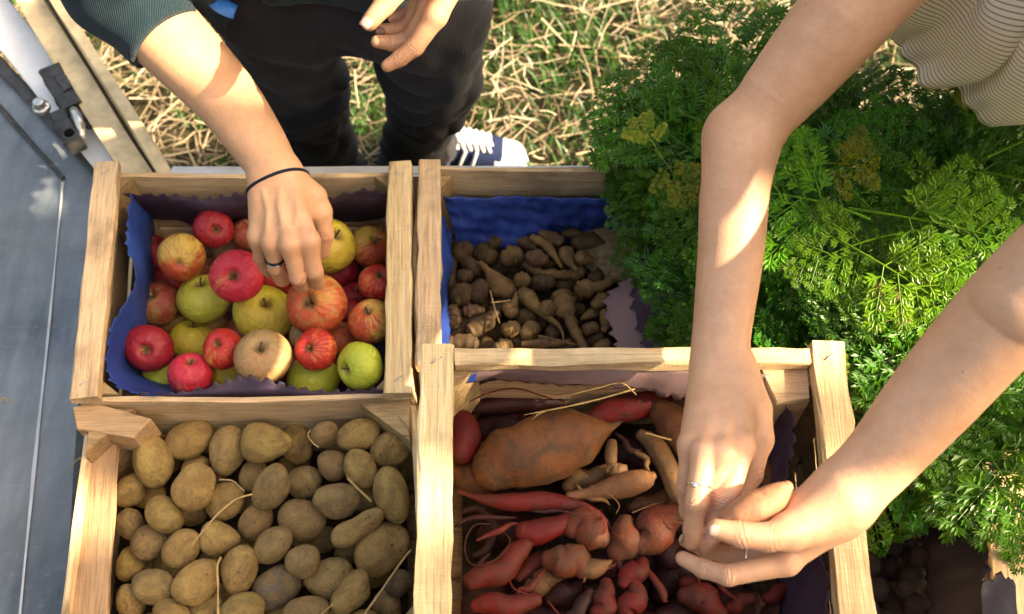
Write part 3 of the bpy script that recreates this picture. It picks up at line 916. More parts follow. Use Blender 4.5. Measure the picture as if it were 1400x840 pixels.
# added unseen leafy screens and van shape, blocking the low sky
def build_sky_screens():
    SKYSCREEN = m_simple('skyscreen_leaves', (0.028, 0.05, 0.018), .9, .15, 9, .6, 0, .8, .05)
    def skyscreen(p0, p1, h, w, lab, seed):
        n, m = 60, 14
        p0, p1 = np.array(p0, float), np.array(p1, float)
        d = nrm(np.append(p1 - p0, 0)); sd_ = np.array([-d[1], d[0], 0])
        V = []
        for i in range(n):
            c = np.append(p0 + (p1 - p0) * i / (n - 1), 0)
            for j in range(m):
                a = math.pi * j / (m - 1)
                V.append(c + sd_ * math.cos(a) * w + np.array([0, 0, h * math.sin(a) ** .35]))
        V = np.array(V)
        V += (wob(V, 3.1, seed) * .16 + wob(V, 9, seed + 1) * .08)[:, None] * nrm(np.array([.3, .3, .9]))
        F = [(i * m + j, (i + 1) * m + j, (i + 1) * m + j + 1, i * m + j + 1) for i in range(n - 1) for j in range(m - 1)]
        tag(obj('skyscreen', V, F, SKYSCREEN, None), lab, 'skyscreen')
    skyscreen((-9, 9.5), (10, 9.0), 4.2, 1.2, 'added unseen leafy hedge along the far end of the field', 1)
    skyscreen((9.5, -8), (10, 8), 4.0, 1.2, 'added unseen leafy hedge on the sunny side of the field', 2)
    skyscreen((-9, -3.2), (8, -3.6), 3.4, .9, 'added unseen leafy hedge behind the photographer', 3)
    skyscreen((-9, -3), (-9.5, 9), 4.0, 1.2, 'added unseen leafy hedge beyond the parked van', 4)
    o = empty('van_skyscreen', (-2.75, -1.3, 0)); tag(o, 'added unseen dark blue van shape hiding low sky beside the trailer', 'van')
    PAINT = m_simple('dark_blue_van_paint', (0.02, 0.03, 0.055), .35, .5, 8, .15)
    GLASS = m_simple('tinted_glass', (0.01, 0.012, 0.014), .08, .6, 8, .1)
    prof = [(-.95, .35), (.95, .35), (.97, 1.3), (.93, 2.35), (.80, 2.5), (-.80, 2.5), (-.93, 2.35), (-.97, 1.3)]
    V = [(-2.75 + x * (1 - .12 * (k == 3)), y, z if k < 3 or z < 1.5 else 1.5 + (z - 1.5) * .15) for k, y in enumerate((.75, .70, -3.0, -4.3)) for x, z in prof]
    F = [(k * 8 + j, k * 8 + (j + 1) % 8, (k + 1) * 8 + (j + 1) % 8, (k + 1) * 8 + j) for k in range(3) for j in range(8)] + [tuple(range(7, -1, -1)), tuple(range(24, 32))]
    obj('van_body', V, F, PAINT, o, False)
    for sx in (-1, 1):
        for y in (-3.4, -.2):
            V, F = loft([(-2.75 + sx * .78, y, .34), (-2.75 + sx * .98, y, .34)], [.34, .34], 2, 28)
            w = obj('wheel', V, F, DARK_STEEL, o, False)
    board('rear_window', (-3.35, .757, 1.75), (-2.15, .757, 1.75), .6, .012, (0, 0, 1), GLASS, o)
build_sky_screens()

# ------------------------------------------------------------------ paper liners
def sheet(name, grid, mat, parent, scallop=(), amp=.0035, wave=.014, crumple=.002, seed=0, nu=60, nv=14, thick=.0006, cf=60):
    """thin crumpled paper: grid = rows of control points; wavy cut on the named edges (v0 or v1)"""
    G = np.array(grid, float)
    rows = np.array([catmull(r, nu) for r in G])
    P = np.array([catmull(rows[:, j], nv) if len(G) > 2 else catmull(rows[:, j], nv) for j in range(nu)])   # nu, nv, 3
    du = np.gradient(P, axis=0); dv = np.gradient(P, axis=1)
    N = np.cross(du, dv); N /= np.linalg.norm(N, axis=2)[:, :, None] + 1e-12
    fl = P.reshape(-1, 3)
    h = creases(fl, cf, seed) * crumple * 1.5 + creases(fl, cf * 2.3, seed + 5) * crumple * .6
    P = P + N * h.reshape(nu, nv, 1)
    for edge in scallop:
        i, s = (0, -1) if edge == 'v0' else (nv - 1, 1)
        ln = np.concatenate([[0], np.cumsum(np.linalg.norm(np.diff(P[:, i], axis=0), axis=1))])
        dd = dv[:, i] / (np.linalg.norm(dv[:, i], axis=1)[:, None] + 1e-9)
        ph = ln / wave * 6.28 + 1.2 * np.sin(ln * 90 + seed)
        w = amp * (np.sin(ph) + .5 * np.sin(2.1 * ph + 1)) + amp * 1.5 * np.sin(ln * 38 + seed)
        P[:, i] += dd * (s * w)[:, None]
        j = i - s
        P[:, j] += dd * (s * w * .4)[:, None]
    V = P.reshape(-1, 3)
    F = [(a * nv + b, (a + 1) * nv + b, (a + 1) * nv + b + 1, a * nv + b + 1) for a in range(nu - 1) for b in range(nv - 1)]
    o = obj(name, V, F, mat, parent)
    sm = o.modifiers.new('thickness', 'SOLIDIFY'); sm.thickness = thick; sm.offset = 0
    return o

def A(px, py, z): return at(px, py, z)
lin = empty('paper_liner', at(340, 400, .57)); tag(lin, 'wavy-edged blue and purple paper lining the apple crate', 'paper liner')
# left: blue flap standing against the wall, bulging inwards low down
sheet('blue_sheet', [[A(182, 268, .735), A(172, 330, .73), A(186, 385, .735), A(152, 450, .735), A(143, 500, .735), A(160, 528, .735), A(215, 543, .738)],
                     [A(196, 285, .70), A(196, 330, .69), A(196, 390, .69), A(178, 450, .69), A(168, 500, .69), A(190, 528, .70), A(235, 541, .71)],
                     [A(215, 300, .61), A(212, 340, .60), A(212, 400, .60), A(205, 450, .60), A(200, 500, .60), A(222, 520, .62), A(260, 530, .63)]],
      BLUE_P, lin, ('v0',), .0032, .017, .003, 1, 110, 14)
sheet('purple_sheet', [[A(172, 268, .735), A(235, 264, .732), A(290, 270, .728), A(350, 268, .73), A(430, 270, .73), A(500, 263, .735), A(538, 266, .735)],
                       [A(190, 280, .70), A(240, 284, .70), A(290, 290, .70), A(350, 287, .70), A(430, 287, .70), A(500, 283, .70), A(538, 283, .70)],
                       [A(205, 310, .59), A(240, 312, .59), A(290, 316, .59), A(350, 316, .59), A(430, 316, .59), A(500, 312, .59), A(530, 312, .59)]],
      PURPLE_P, lin, ('v0',), .0035, .020, .003, 2, 110, 14)
sheet('purple_sheet', [[A(190, 538, .738), A(235, 534, .738), A(290, 528, .738), A(330, 520, .735), A(380, 524, .737), A(430, 530, .737), A(480, 533, .737), A(530, 536, .737)],
                       [A(190, 548, .715), A(235, 548, .715), A(290, 546, .715), A(330, 544, .715), A(380, 545, .715), A(430, 546, .715), A(480, 546, .715), A(530, 546, .715)],
                       [A(190, 556, .60), A(235, 556, .60), A(290, 556, .60), A(330, 556, .60), A(380, 556, .60), A(430, 556, .60), A(480, 556, .60), A(530, 556, .60)]],
      PURPLE_P, lin, ('v0',), .003, .016, .002, 3, 110, 12)
sheet('purple_sheet', [[A(538, 262, .735), A(540, 350, .73), A(542, 440, .73), A(545, 538, .735)], [A(534, 300, .60), A(536, 360, .60), A(536, 440, .60), A(536, 540, .60)]], PURPLE_P, lin, ('v0',), .003, .016, .002, 4, 70, 10)
V_ = [np.append(xy(px, py, ZA), .5665) + np.array([dx, dy, 0]) for px, py, dx, dy in ((136, 236, .025, -.025), (563, 234, -.025, -.025), (563, 541, -.025, .025), (103, 549, .025, .025))]
sheet('purple_sheet', [[V_[0], V_[1]], [V_[3], V_[2]]], PURPLE_P, lin, (), .003, .02, .002, 9, 40, 30)  # dark floor sheet added so the gaps between apples look shaded
lin = empty('paper_liner', at(740, 390, .57)); tag(lin, 'crumpled bright blue and purple paper lining the crate of knobbly tubers', 'paper liner')
sheet('blue_sheet', [[A(606, 273, .732), A(650, 270, .73), A(700, 271, .73), A(760, 270, .73), A(820, 269, .735), A(905, 268, .738)],
                     [A(612, 290, .705), A(655, 293, .70), A(700, 292, .698), A(760, 290, .70), A(820, 288, .705), A(905, 284, .71)],
                     [A(622, 322, .672), A(655, 318, .668), A(700, 316, .665), A(760, 312, .664), A(800, 306, .668), A(890, 300, .675)],
                     [A(630, 352, .64), A(660, 345, .64), A(700, 340, .64), A(760, 332, .64), A(805, 325, .64), A(880, 318, .64)]],
      BLUE_P, lin, ('v1',), .004, .021, .010, 21, 130, 40, cf=52)
sheet('blue_sheet', [[A(600, 285, .735), A(600, 350, .735), A(600, 420, .735), A(603, 482, .735)], [A(617, 320, .66), A(616, 360, .66), A(614, 420, .67), A(616, 482, .67)]], BLUE_P, lin, ('v0', 'v1'), .003, .018, .005, 22, 70, 12)
sheet('mauve_sheet', [[A(880, 330, .69), A(872, 370, .685), A(836, 405, .68), A(832, 440, .68), A(842, 492, .68)],
                      [A(925, 330, .715), A(915, 370, .71), A(890, 405, .70), A(890, 440, .70), A(905, 492, .70)],
                      [A(975, 330, .735), A(970, 370, .735), A(965, 410, .735), A(965, 450, .735), A(965, 492, .735)]],
      MAUVE_P, lin, ('v0',), .0035, .020, .006, 23, 90, 18, cf=30)
sheet('purple_sheet', [[A(868, 335, .70), A(880, 352, .70), A(868, 400, .70), A(868, 440, .70), A(880, 492, .70)],
                       [A(930, 330, .725), A(915, 370, .72), A(905, 405, .712), A(905, 440, .712), A(915, 492, .712)],
                       [A(985, 330, .75), A(980, 370, .75), A(975, 410, .75), A(975, 450, .75), A(975, 492, .75)]],
      PURPLE_P, lin, ('v0',), .003, .024, .006, 24, 90, 16, cf=30)
lin = empty('paper_liner', at(860, 660, .77)); tag(lin, 'dull mauve scalloped paper lining the sweet potato crate', 'paper liner')
sheet('mauve_sheet', [[A(628, 506, .935), A(700, 503, .935), A(780, 504, .935), A(860, 506, .935), A(940, 507, .935), A(1052, 512, .935)],
                      [A(630, 516, .925), A(700, 513, .924), A(780, 515, .924), A(860, 518, .924), A(940, 520, .924), A(1045, 530, .925)],
                      [A(634, 522, .912), A(690, 520, .905), A(780, 527, .905), A(860, 531, .905), A(930, 541, .905), A(1040, 548, .905)]],
      MAUVE_P, lin, ('v1',), .003, .019, .002, 31, 110, 10)
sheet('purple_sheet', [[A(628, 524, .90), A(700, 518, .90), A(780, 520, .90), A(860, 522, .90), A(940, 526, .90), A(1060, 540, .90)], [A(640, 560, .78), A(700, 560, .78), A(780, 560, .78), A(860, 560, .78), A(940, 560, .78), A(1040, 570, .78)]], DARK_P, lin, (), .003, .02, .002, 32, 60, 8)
sheet('purple_sheet', [[A(1060, 545, .925), A(1086, 575, .925), A(1086, 620, .925), A(1070, 680, .925), A(1100, 740, .925), A(1128, 790, .925), A(1132, 880, .925)],
                       [A(1050, 555, .895), A(1064, 580, .895), A(1060, 625, .89), A(1052, 690, .88), A(1085, 745, .89), A(1105, 790, .89), A(1108, 880, .89)],
                       [A(1035, 570, .83), A(1040, 600, .83), A(1036, 640, .83), A(1035, 690, .83), A(1060, 745, .83), A(1068, 800, .83), A(1070, 880, .83)]],
      PURPLE_P, lin, ('v0',), .0035, .020, .005, 33, 120, 16)
sheet('blue_sheet', [[A(622, 500, .937), A(640, 502, .936), A(652, 506, .935)], [A(626, 526, .92), A(640, 524, .92), A(650, 522, .92)]], BLUE_P, lin, (), .002, .02, .001, 34, 16, 8)
lin = empty('paper_liner', at(1290, 730, .57)); tag(lin, 'blackish violet paper sheet beside the beetroots', 'paper liner')
sheet('violet_sheet', [[A(1262, 600, .66), A(1258, 660, .66), A(1264, 720, .66), A(1262, 860, .66)], [A(1300, 600, .69), A(1300, 660, .69), A(1302, 720, .69), A(1302, 860, .69)], [A(1340, 600, .722), A(1344, 660, .722), A(1346, 720, .722), A(1356, 860, .722)]], DARK_P, lin, ('v1', 'v0'), .0035, .021, .006, 41, 100, 16, cf=30)
sheet('violet_sheet', [[A(1340, 795, .735), A(1368, 780, .735), A(1388, 800, .735)], [A(1342, 820, .732), A(1370, 812, .734), A(1390, 830, .734)], [A(1345, 870, .73), A(1370, 870, .732), A(1398, 880, .732)]], DARK_P, lin, ('v0',), .003, .02, .003, 42, 40, 12)
# ------------------------------------------------------------------ produce shapes
def ico(sub):
    bm = bmesh.new(); bmesh.ops.create_icosphere(bm, subdivisions=sub, radius=1.0)
    V = np.array([v.co[:] for v in bm.verts]); F = [tuple(v.index for v in f.verts) for f in bm.faces]
    bm.free(); return V, F
ICO4, ICO3 = ico(4), ico(3)

def tuber_mesh(name, seed, mat, pear=0.0, waist=0.0, lump=0.09, eyes=6, sub=4):
    """unit tuber, long axis X"""
    V, F = (ICO4 if sub == 4 else ICO3)
    V = V.copy(); r = np.random.default_rng(seed)
    x = V[:, 0].copy()
    s = 1 + pear * x * -0.45 - waist * np.exp(-(x / .35) ** 2)
    D = V.copy()
    D[:, 1] *= s; D[:, 2] *= s
    D[:, 1] += 0.10 * np.sin(x * 1.7 + r.uniform(0, 6))
    D *= (1 + lump * wob(V, 1.6, seed) + lump * .25 * wob(V, 4.5, seed + 1))[:, None]
    for _ in range(eyes):
        c = nrm(r.normal(size=3)); g = np.exp(-((V - c) ** 2).sum(1) / .006)
        D *= (1 - .045 * g)[:, None]
    return make_mesh(name, D, F, mat)

def basis(ang, tilt=0.0, roll=0.0):
    """object axes: X along image direction ang (degrees, counter-clockwise), Z to the camera"""
    a = math.radians(ang)
    x = RT * math.cos(a) + UP * math.sin(a); z = -FW
    y = np.cross(z, x)
    M = Matrix(((x[0], y[0], z[0]), (x[1], y[1], z[1]), (x[2], y[2], z[2])))
    return M @ Matrix.Rotation(tilt, 3, 'Y') @ Matrix.Rotation(roll, 3, 'X')

def settle(items, floor, it=60, slack=0.93):
    """items: dict(p, M, r(3)); whichever of two touching pieces lies deeper slides down its own line of sight"""
    for _ in range(it):
        moved = False
        for i in range(len(items)):
            for j in range(i + 1, len(items)):
                a, b = items[i], items[j]
                d = b['p'] - a['p']; L = np.linalg.norm(d)
                if L > a['r'].max() + b['r'].max(): continue
                u = d / (L + 1e-9)
                ra = 1 / np.linalg.norm((np.array(a['M']).T @ u) / a['r']); rb = 1 / np.linalg.norm((np.array(b['M']).T @ u) / b['r'])
                ov = (ra + rb) * slack - L
                if ov <= 0: continue
                q = a if a['rank'] > b['rank'] or (a['rank'] == b['rank'] and a['p'][2] < b['p'][2]) else b
                ray = nrm(q['p'] - CP)
                step = min(ov * .6 + .0006, .006)
                if q['p'][2] + ray[2] * step < floor + q['r'].min() * .6: continue
                k = depth(q['p'])
                q['p'] = q['p'] + ray * step
                q['r'] = q['r'] * (depth(q['p']) / k)
                moved = True
        if not moved: break

def place(name, me, it, label, cat, group, parent=None):
    o = link(name, me, parent, it['p'], it['M'].to_euler(), tuple(it['r']))
    return tag(o, label, cat, group)

def relate(items, marks, sides):
    """label each plain piece by a neighbour one can find; items: (object, base phrase), marks: (position, short name)"""
    used = set()
    for o, base in items:
        p = np.array(o.location)
        for q, nm in sorted(marks, key=lambda m: np.linalg.norm(m[0][:2] - p[:2])):
            d = p - q
            lr, fb = (sides[1] if d[0] > 0 else sides[0]), (sides[3] if d[1] > 0 else sides[2])
            near = 'beside' if np.linalg.norm(d[:2]) < .06 else 'a little way from'
            done = False
            for side in ((lr, fb) if abs(d[0]) > abs(d[1]) else (fb, lr)):
                lab = f'{base} {near} the {nm}, towards the {side}'
                if lab not in used and len(lab.split()) <= 16:
                    used.add(lab); o['label'] = lab; done = True; break
            if done: break

# ---- apples
def apple_mesh(name, mat, seed, squat=0.88, lobes=.02):
    r = np.random.default_rng(seed)
    ns, nr = 40, 26
    V, cav = [], []
    for i in range(nr + 1):
        t = math.pi * i / nr
        for j in range(ns):
            a = 2 * math.pi * j / ns
            rad = math.sin(t) * (1 + .07 * math.cos(t)) * (1 + lobes * math.cos(5 * a + .6) * (1 - math.cos(t)) / 2)
            z = math.cos(t) * squat
            ds = math.exp(-(rad / .23) ** 2)
            if t < math.pi / 2: z -= .40 * ds * (1 + .12 * math.sin(3 * a))
            else: z += .20 * math.exp(-(rad / .20) ** 2)
            V.append((rad * math.cos(a), rad * math.sin(a), z))
            cav.append(min(1, ds * 1.2) if t < math.pi / 2 else .75 * math.exp(-(rad / .14) ** 2))
    V = np.array(V)
    V *= (1 + .035 * wob(V, 1.5, seed))[:, None]
    V[:, 0] *= 1 + r.normal(0, .03)
    F = [(i * ns + j, (i + 1) * ns + j, (i + 1) * ns + (j + 1) % ns, i * ns + (j + 1) % ns) for i in range(nr) for j in range(ns)]
    me = make_mesh(name, V, F, mat)
    add_attr(me, 'cavity', cav)
    return me
ap_mesh = {k: [apple_mesh('apple', m, 50 + i * 3 + q, (.86, .93)[q]) for q in range(2)] for i, (k, m) in enumerate(AP.items())}
sv, sf = loft([(0, 0, .42), (.02, .01, .62), (.06, .02, .78), (.12, .02, .90)], [.045, .032, .032, .05], 8, 7, 1, .1, 8)
stem_me = make_mesh('stem', sv, sf, APSTEM)
parts = []
for k in range(5):
    a = k * 1.257
    parts.append(loft([(.03 * math.cos(a), .03 * math.sin(a), -.66), (.11 * math.cos(a), .11 * math.sin(a), -.74), (.09 * math.cos(a + .4), .09 * math.sin(a + .4), -.80)], [.03, .028, .006], 5, 5))
cv, cf_ = merge(parts)
calyx_me = make_mesh('calyx', cv, cf_, APSTEM)

APPLES = [  # px, py, radius px, level, kind, mark dx, dy, end, label
    (292, 314, 26, 1, 'dred', .45, -.1, 's', 'small glossy dark red apple at the back of the crate'),
    (249, 352, 33, 1, 'blush', .15, -.35, 'c', 'yellow and red apple showing its dark calyx, beside the paper'),
    (325, 378, 38, 0, 'pink', .0, .0, 's', 'bright pinkish red apple facing up with its stem hollow in the middle'),
    (321, 343, 31, 2, 'russet', .4, .0, 'c', 'brownish yellow apple tucked behind the bright pinkish red one'),
    (278, 409, 37, 1, 'ygreen', .0, .80, 's', 'pale yellow green apple left of the bright yellow one'),
    (217, 416, 31, 2, 'olive', -.2, .5, 's', 'dull dark red and olive apple against the blue paper'),
    (204, 477, 32, 2, 'dred', .1, -.05, 's', 'deep dark red apple near the corner of the blue paper'),
    (264, 467, 32, 2, 'yellow', .1, .9, 's', 'dotted golden yellow apple below the pale yellow green one'),
    (361, 430, 41, 0, 'yellow', .30, .55, 's', 'large bright yellow apple in the middle of the crate'),
    (306, 477, 28, 1, 'red', -.2, .35, 's', 'small orange red striped apple beside the russet one'),
    (359, 489, 40, 0, 'russet', .05, .52, 's', 'large dull tan russet apple at the front of the crate'),
    (262, 513, 31, 1, 'pink', .1, .8, 's', 'crimson apple half behind the front paper edge'),
    (223, 513, 27, 2, 'green', .3, .8, 'c', 'shaded greenish apple in the front corner by the blue paper'),
    (308, 513, 25, 2, 'yellow', .1, .9, 's', 'mostly hidden yellow apple at the front paper edge'),
    (434, 416, 42, 0, 'orange', -.25, .1, 's', 'big orange russet apple with a cracked hollow under the fingertips'),
    (450, 337, 38, 1, 'yellow', .5, .5, 's', 'deep yellow apple beside the man\'s thumb'),
    (506, 338, 30, 1, 'blush', .5, .4, 's', 'yellow and red apple in the far corner by the batten'),
    (516, 388, 27, 1, 'red', .3, .6, 's', 'plain red apple against the crate end under the batten'),
    (467, 371, 25, 2, 'dred', .2, .8, 's', 'dark red apple below the deep yellow one'),
    (508, 440, 32, 0, 'blush', -.12, .6, 's', 'golden apple with orange streaks and an upright stem by the batten'),
    (432, 479, 30, 0, 'red', -.3, .15, 's', 'shiny red striped apple with its stem hollow showing, at the front'),
    (467, 463, 24, 1, 'orange', .1, .9, 'c', 'small orange pink apple wedged between red and golden ones'),
    (493, 500, 35, 0, 'green', -.72, -.2, 's', 'yellow green apple in the front corner by the batten'),
    (428, 518, 36, 0, 'green', .1, .9, 'c', 'light green apple half hidden by the front paper edge'),
    (420, 458, 25, 2, 'russet', .2, .7, 'c', 'brownish apple squeezed under the big orange russet one'),
    (378, 384, 25, 1, 'red', .1, -.8, 's', 'orange red apple under the man\'s curled fingers'),
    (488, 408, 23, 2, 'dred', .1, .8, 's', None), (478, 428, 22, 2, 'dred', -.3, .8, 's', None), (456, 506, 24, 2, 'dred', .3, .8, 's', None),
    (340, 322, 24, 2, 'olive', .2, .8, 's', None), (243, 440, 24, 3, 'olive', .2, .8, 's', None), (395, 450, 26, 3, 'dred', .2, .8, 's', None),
    (335, 455, 26, 3, 'olive', .2, .8, 's', None), (230, 385, 26, 3, 'dred', .2, .8, 's', None), (400, 355, 27, 3, 'dred', .2, .8, 's', None), (285, 365, 26, 3, 'olive', .2, .8, 's', None),  # buried fill apples use dark kinds so the gaps look shaded
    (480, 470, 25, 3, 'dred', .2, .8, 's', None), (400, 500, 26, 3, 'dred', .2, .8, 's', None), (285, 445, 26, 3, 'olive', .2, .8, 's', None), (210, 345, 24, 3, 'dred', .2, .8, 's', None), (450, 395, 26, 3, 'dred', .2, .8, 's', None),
]
its = []
for px, py, rp, lv, kind, dx, dy, end, lab in APPLES:
    z = (.719, .697, .670, .628)[lv] + (0.006 if py > 440 else -.012)
    p = at(px, py, z)
    r = rp / FPX * depth(p)
    if end == 's':
        ax = RT * dx + UP * dy - FW * math.sqrt(max(.02, 1 - dx * dx - dy * dy))
    else:
        ax = -(RT * dx + UP * dy - FW * math.sqrt(max(.02, 1 - dx * dx - dy * dy)))
    q = Vector(nrm(ax)).to_track_quat('Z', 'Y').to_matrix() @ Matrix.Rotation(rng.uniform(0, 6.28), 3, 'Z')
    its.append(dict(p=p, M=q, r=np.array([r, r, r]), rank=lv, kind=kind, end=end, label=lab))
settle(its, .556, 80, .97)
for i, it in enumerate(its):
    o = link('apple', ap_mesh[it['kind']][i % 2], None, it['p'], it['M'].to_euler(), tuple(it['r']))
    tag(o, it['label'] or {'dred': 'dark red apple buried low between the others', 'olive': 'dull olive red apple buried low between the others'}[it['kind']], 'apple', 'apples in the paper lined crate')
    if it['end'] == 's': link('stem', stem_me, o)
    link('calyx', calyx_me, o)

# ---- potatoes
POT = [  # crop px (x, y), half length, half width, angle, level, shape, label
    (335, 290, 98, 72, 95, 1, '', 'large oval potato in the shaded corner by the block'), (467, 215, 84, 66, 20, 1, 'spot', 'oval potato with a few dark spots near the back slat'), (605, 248, 98, 70, 80, 1, '', None), (745, 222, 96, 72, -5, 0, 'pear', 'pear shaped potato with a pointed end'),
    (858, 228, 76, 54, 100, 2, '', None), (950, 192, 54, 50, 60, 0, '', 'small round potato touching the back slat with straw on it'), (1075, 197, 80, 62, 18, 0, '', None), (1190, 245, 70, 64, 60, 0, '', None), (978, 303, 62, 52, 120, 1, 'dusty', None),
    (1085, 315, 74, 56, 115, 0, '', None), (1195, 415, 98, 68, 105, 0, '', None), (1000, 430, 88, 66, 12, 0, '', None), (1075, 527, 112, 50, 35, 0, 'peanut', 'long peanut shaped potato with a narrow waist'), (1160, 605, 104, 86, 28, 0, 'big', 'very large pale potato against the crate end'),
    (880, 362, 68, 60, 40, 2, '', None), (763, 377, 94, 62, 60, 0, 'dusty', 'grey dusty oval potato leaning on a pear shaped one'), (698, 335, 62, 50, 70, 2, 'dusty', None), (485, 388, 84, 74, 50, 0, 'spot', 'roundish potato marked with dark scars'), (597, 437, 74, 66, 30, 1, '', None),
    (380, 485, 72, 66, 130, 1, '', None), (709, 510, 82, 62, 65, 1, '', None), (880, 498, 90, 76, -22, 0, 'dusty', 'big dusty potato in the middle of the heap'), (578, 565, 74, 60, -10, 1, 'pear', None), (770, 590, 80, 64, 28, 0, '', None), (880, 643, 68, 60, 20, 0, 'dusty', None),
    (440, 602, 76, 58, 62, 1, '', None), (330, 575, 70, 62, 0, 2, '', None), (650, 682, 92, 70, 72, 0, '', None), (790, 735, 98, 76, 22, 0, 'scab', 'potato with a large rough grey scab on its side'), (975, 708, 92, 76, 25, 0, '', None), (1055, 755, 86, 62, 42, 0, 'bumpy', 'bumpy bright potato crossed by dry stalks'),
    (487, 720, 92, 70, 42, 0, '', None), (340, 740, 82, 72, 20, 1, '', None), (1220, 725, 54, 45, 80, 1, 'wrinkle', 'small wrinkled brown potato by the crate end'), (660, 832, 80, 62, 10, 0, '', None), (895, 828, 86, 62, 5, 0, 'dusty', None), (528, 818, 68, 52, 30, 1, '', None),
    (405, 836, 66, 48, 0, 1, '', None), (1180, 808, 62, 54, 90, 1, '', None), (490, 305, 52, 38, 20, 2, '', None), (478, 490, 50, 42, 0, 3, '', None), (960, 572, 56, 52, 0, 3, '', None), (320, 410, 60, 48, 0, 3, '', None), (255, 395, 62, 52, 80, 2, '', None), (258, 515, 64, 52, 100, 2, '', None), (262, 655, 66, 54, 70, 2, '', None), (258, 800, 66, 54, 95, 2, '', None), (330, 900, 84, 66, 30, 1, '', None), (480, 915, 88, 68, 120, 1, '', None), (640, 920, 82, 66, 10, 1, '', None), (790, 925, 90, 70, 60, 1, '', None), (950, 915, 84, 66, 20, 1, '', None), (1110, 910, 88, 66, 140, 1, '', None), (1046, 612, 60, 50, 30, 3, '', None), (1225, 320, 46, 40, 90, 3, '', None),
    (800, 838, 50, 40, 0, 2, '', None), (1012, 838, 50, 40, 10, 1, '', None), (845, 300, 56, 48, 0, 3, '', None), (640, 600, 56, 50, 0, 3, '', None), (560, 660, 60, 54, 0, 3, '', None), (900, 570, 60, 52, 0, 3, '', None), (545, 340, 56, 50, 0, 3, '', None), (720, 620, 60, 50, 0, 3, '', None), (850, 700, 60, 56, 0, 3, '', None), (400, 660, 60, 56, 0, 3, '', None), (390, 290, 60, 56, 0, 3, '', None), (1010, 230, 60, 50, 0, 3, '', None), (1130, 330, 60, 50, 0, 3, '', None), (1110, 430, 60, 50, 0, 3, '', None), (570, 780, 60, 50, 0, 3, '', None), (740, 800, 60, 50, 0, 3, '', None), (930, 420, 60, 50, 0, 3, '', None), (650, 430, 60, 50, 0, 3, '', None), (1130, 700, 60, 50, 0, 3, '', None), (300, 660, 60, 50, 0, 3, '', None),
]
SCAB = m_tuber('scabby_potato_skin', (0.42, 0.29, 0.115), (0.33, 0.22, 0.09), (0.20, 0.16, 0.12), 0.8, 0.7, unit=True)
pot_me = [tuber_mesh('potato', 100 + i, (POTATO, POTATO, POTATO_G)[i % 3], (0, .12, .2)[i % 3], 0, .07) for i in range(9)]
pot_sp = {'pear': tuber_mesh('potato', 120, POTATO, .75, 0, .05), 'peanut': tuber_mesh('potato', 121, POTATO, .1, .22, .07), 'dusty': tuber_mesh('potato', 122, POTATO_G, .1, 0, .06), 'wrinkle': tuber_mesh('potato', 123, m_tuber('wrinkled_potato_skin', (0.22, 0.14, 0.065), (0.15, 0.095, 0.045), (0.08, 0.05, 0.028), .6, unit=True), 0, 0, .16), 'bumpy': tuber_mesh('potato', 124, POTATO, .1, .08, .13), 'scab': tuber_mesh('potato', 125, SCAB, .1, 0, .06), 'spot': tuber_mesh('potato', 126, POTATO, .1, 0, .07, 14), 'big': tuber_mesh('potato', 127, POTATO, .2, 0, .06)}
its = []
for i, (cx, cy, a, b, ang, lv, kind, lab) in enumerate(POT):
    px, py = 80 + cx / 2.624, 520 + cy / 2.624
    z = (.688, .670, .645, .600)[lv]
    p = at(px, py, z); k = depth(p) / FPX / 2.624
    its.append(dict(p=p, M=basis(ang, rng.normal(0, .15), rng.uniform(0, 6.28) if not kind else 0), r=np.array([a * k, b * k, b * k * .9]), rank=lv, kind=kind, label=lab))
settle(its, .560, 60, .93)
pmark, pplain = [], []
PSHORT = ['big corner potato', 'dark spotted one', 'pear shaped one', 'small round strawy one', 'peanut shaped one', 'very large pale one', 'grey leaning one', 'scarred roundish one', 'big dusty middle one', 'scabby one', 'bumpy bright one', 'wrinkled brown one']
for i, it in enumerate(its):
    me = pot_sp.get(it['kind']) or pot_me[i % 9]
    lab = it['label'] or ('plain potato buried beneath the top layer' if it['rank'] == 3 else 'dusty greyish oval potato with a matt skin' if it['kind'] == 'dusty' else 'smooth plain oval yellow brown potato in the crate')
    o = place('potato', me, it, lab, 'potato', 'potatoes in the open crate')
    if it['label']: pmark.append((it['p'], PSHORT[len(pmark)]))
    elif it['rank'] < 3: pplain.append((o, ('dusty' if it['kind'] == 'dusty' else 'small' if it['r'][0] < .027 else 'roundish' if it['r'][0] < it['r'][1] * 1.18 else 'oval') + ' potato'))
relate(pplain, pmark, ('metal sheet', 'raised crate', 'open front', 'apple crate'))

# ---- knobbly artichoke tubers: (crop px) list of points x, y, radius; level
def knob(name, pts, lv, mat, label, cat, group, org, sc, zs, seed, noise=.10, ring=.0, zdrop=0.0, nseg=None, nf=90, sharp=0.0):
    P, R = [], []
    for i, (x, y, r) in enumerate(pts):
        p = at(org[0] + x / sc, org[1] + y / sc, zs[lv] - zdrop * i)
        P.append(p); R.append(r / sc / FPX * depth(p))
    P = np.array(P)
    d0, d1 = nrm(P[1] - P[0]), nrm(P[-1] - P[-2])
    # rounded caps
    P2 = [P[0] - d0 * R[0] * .9, P[0] - d0 * R[0] * .62] + list(P) + [P[-1] + d1 * R[-1] * .62, P[-1] + d1 * R[-1] * .9]
    R2 = [R[0] * .22, R[0] * .74] + R + [R[-1] * .74, R[-1] * .2]
    ln = sum(np.linalg.norm(np.diff(P, axis=0), axis=1))
    n = nseg or int(min(40, max(18, 14 + ln / .006)))
    V, F = loft(P2, R2, n, 16, seed, noise, nf, ring, 2.1, sharp=sharp)
    o = obj(name, V, F, mat, None)
    return tag(o, label, cat, group)
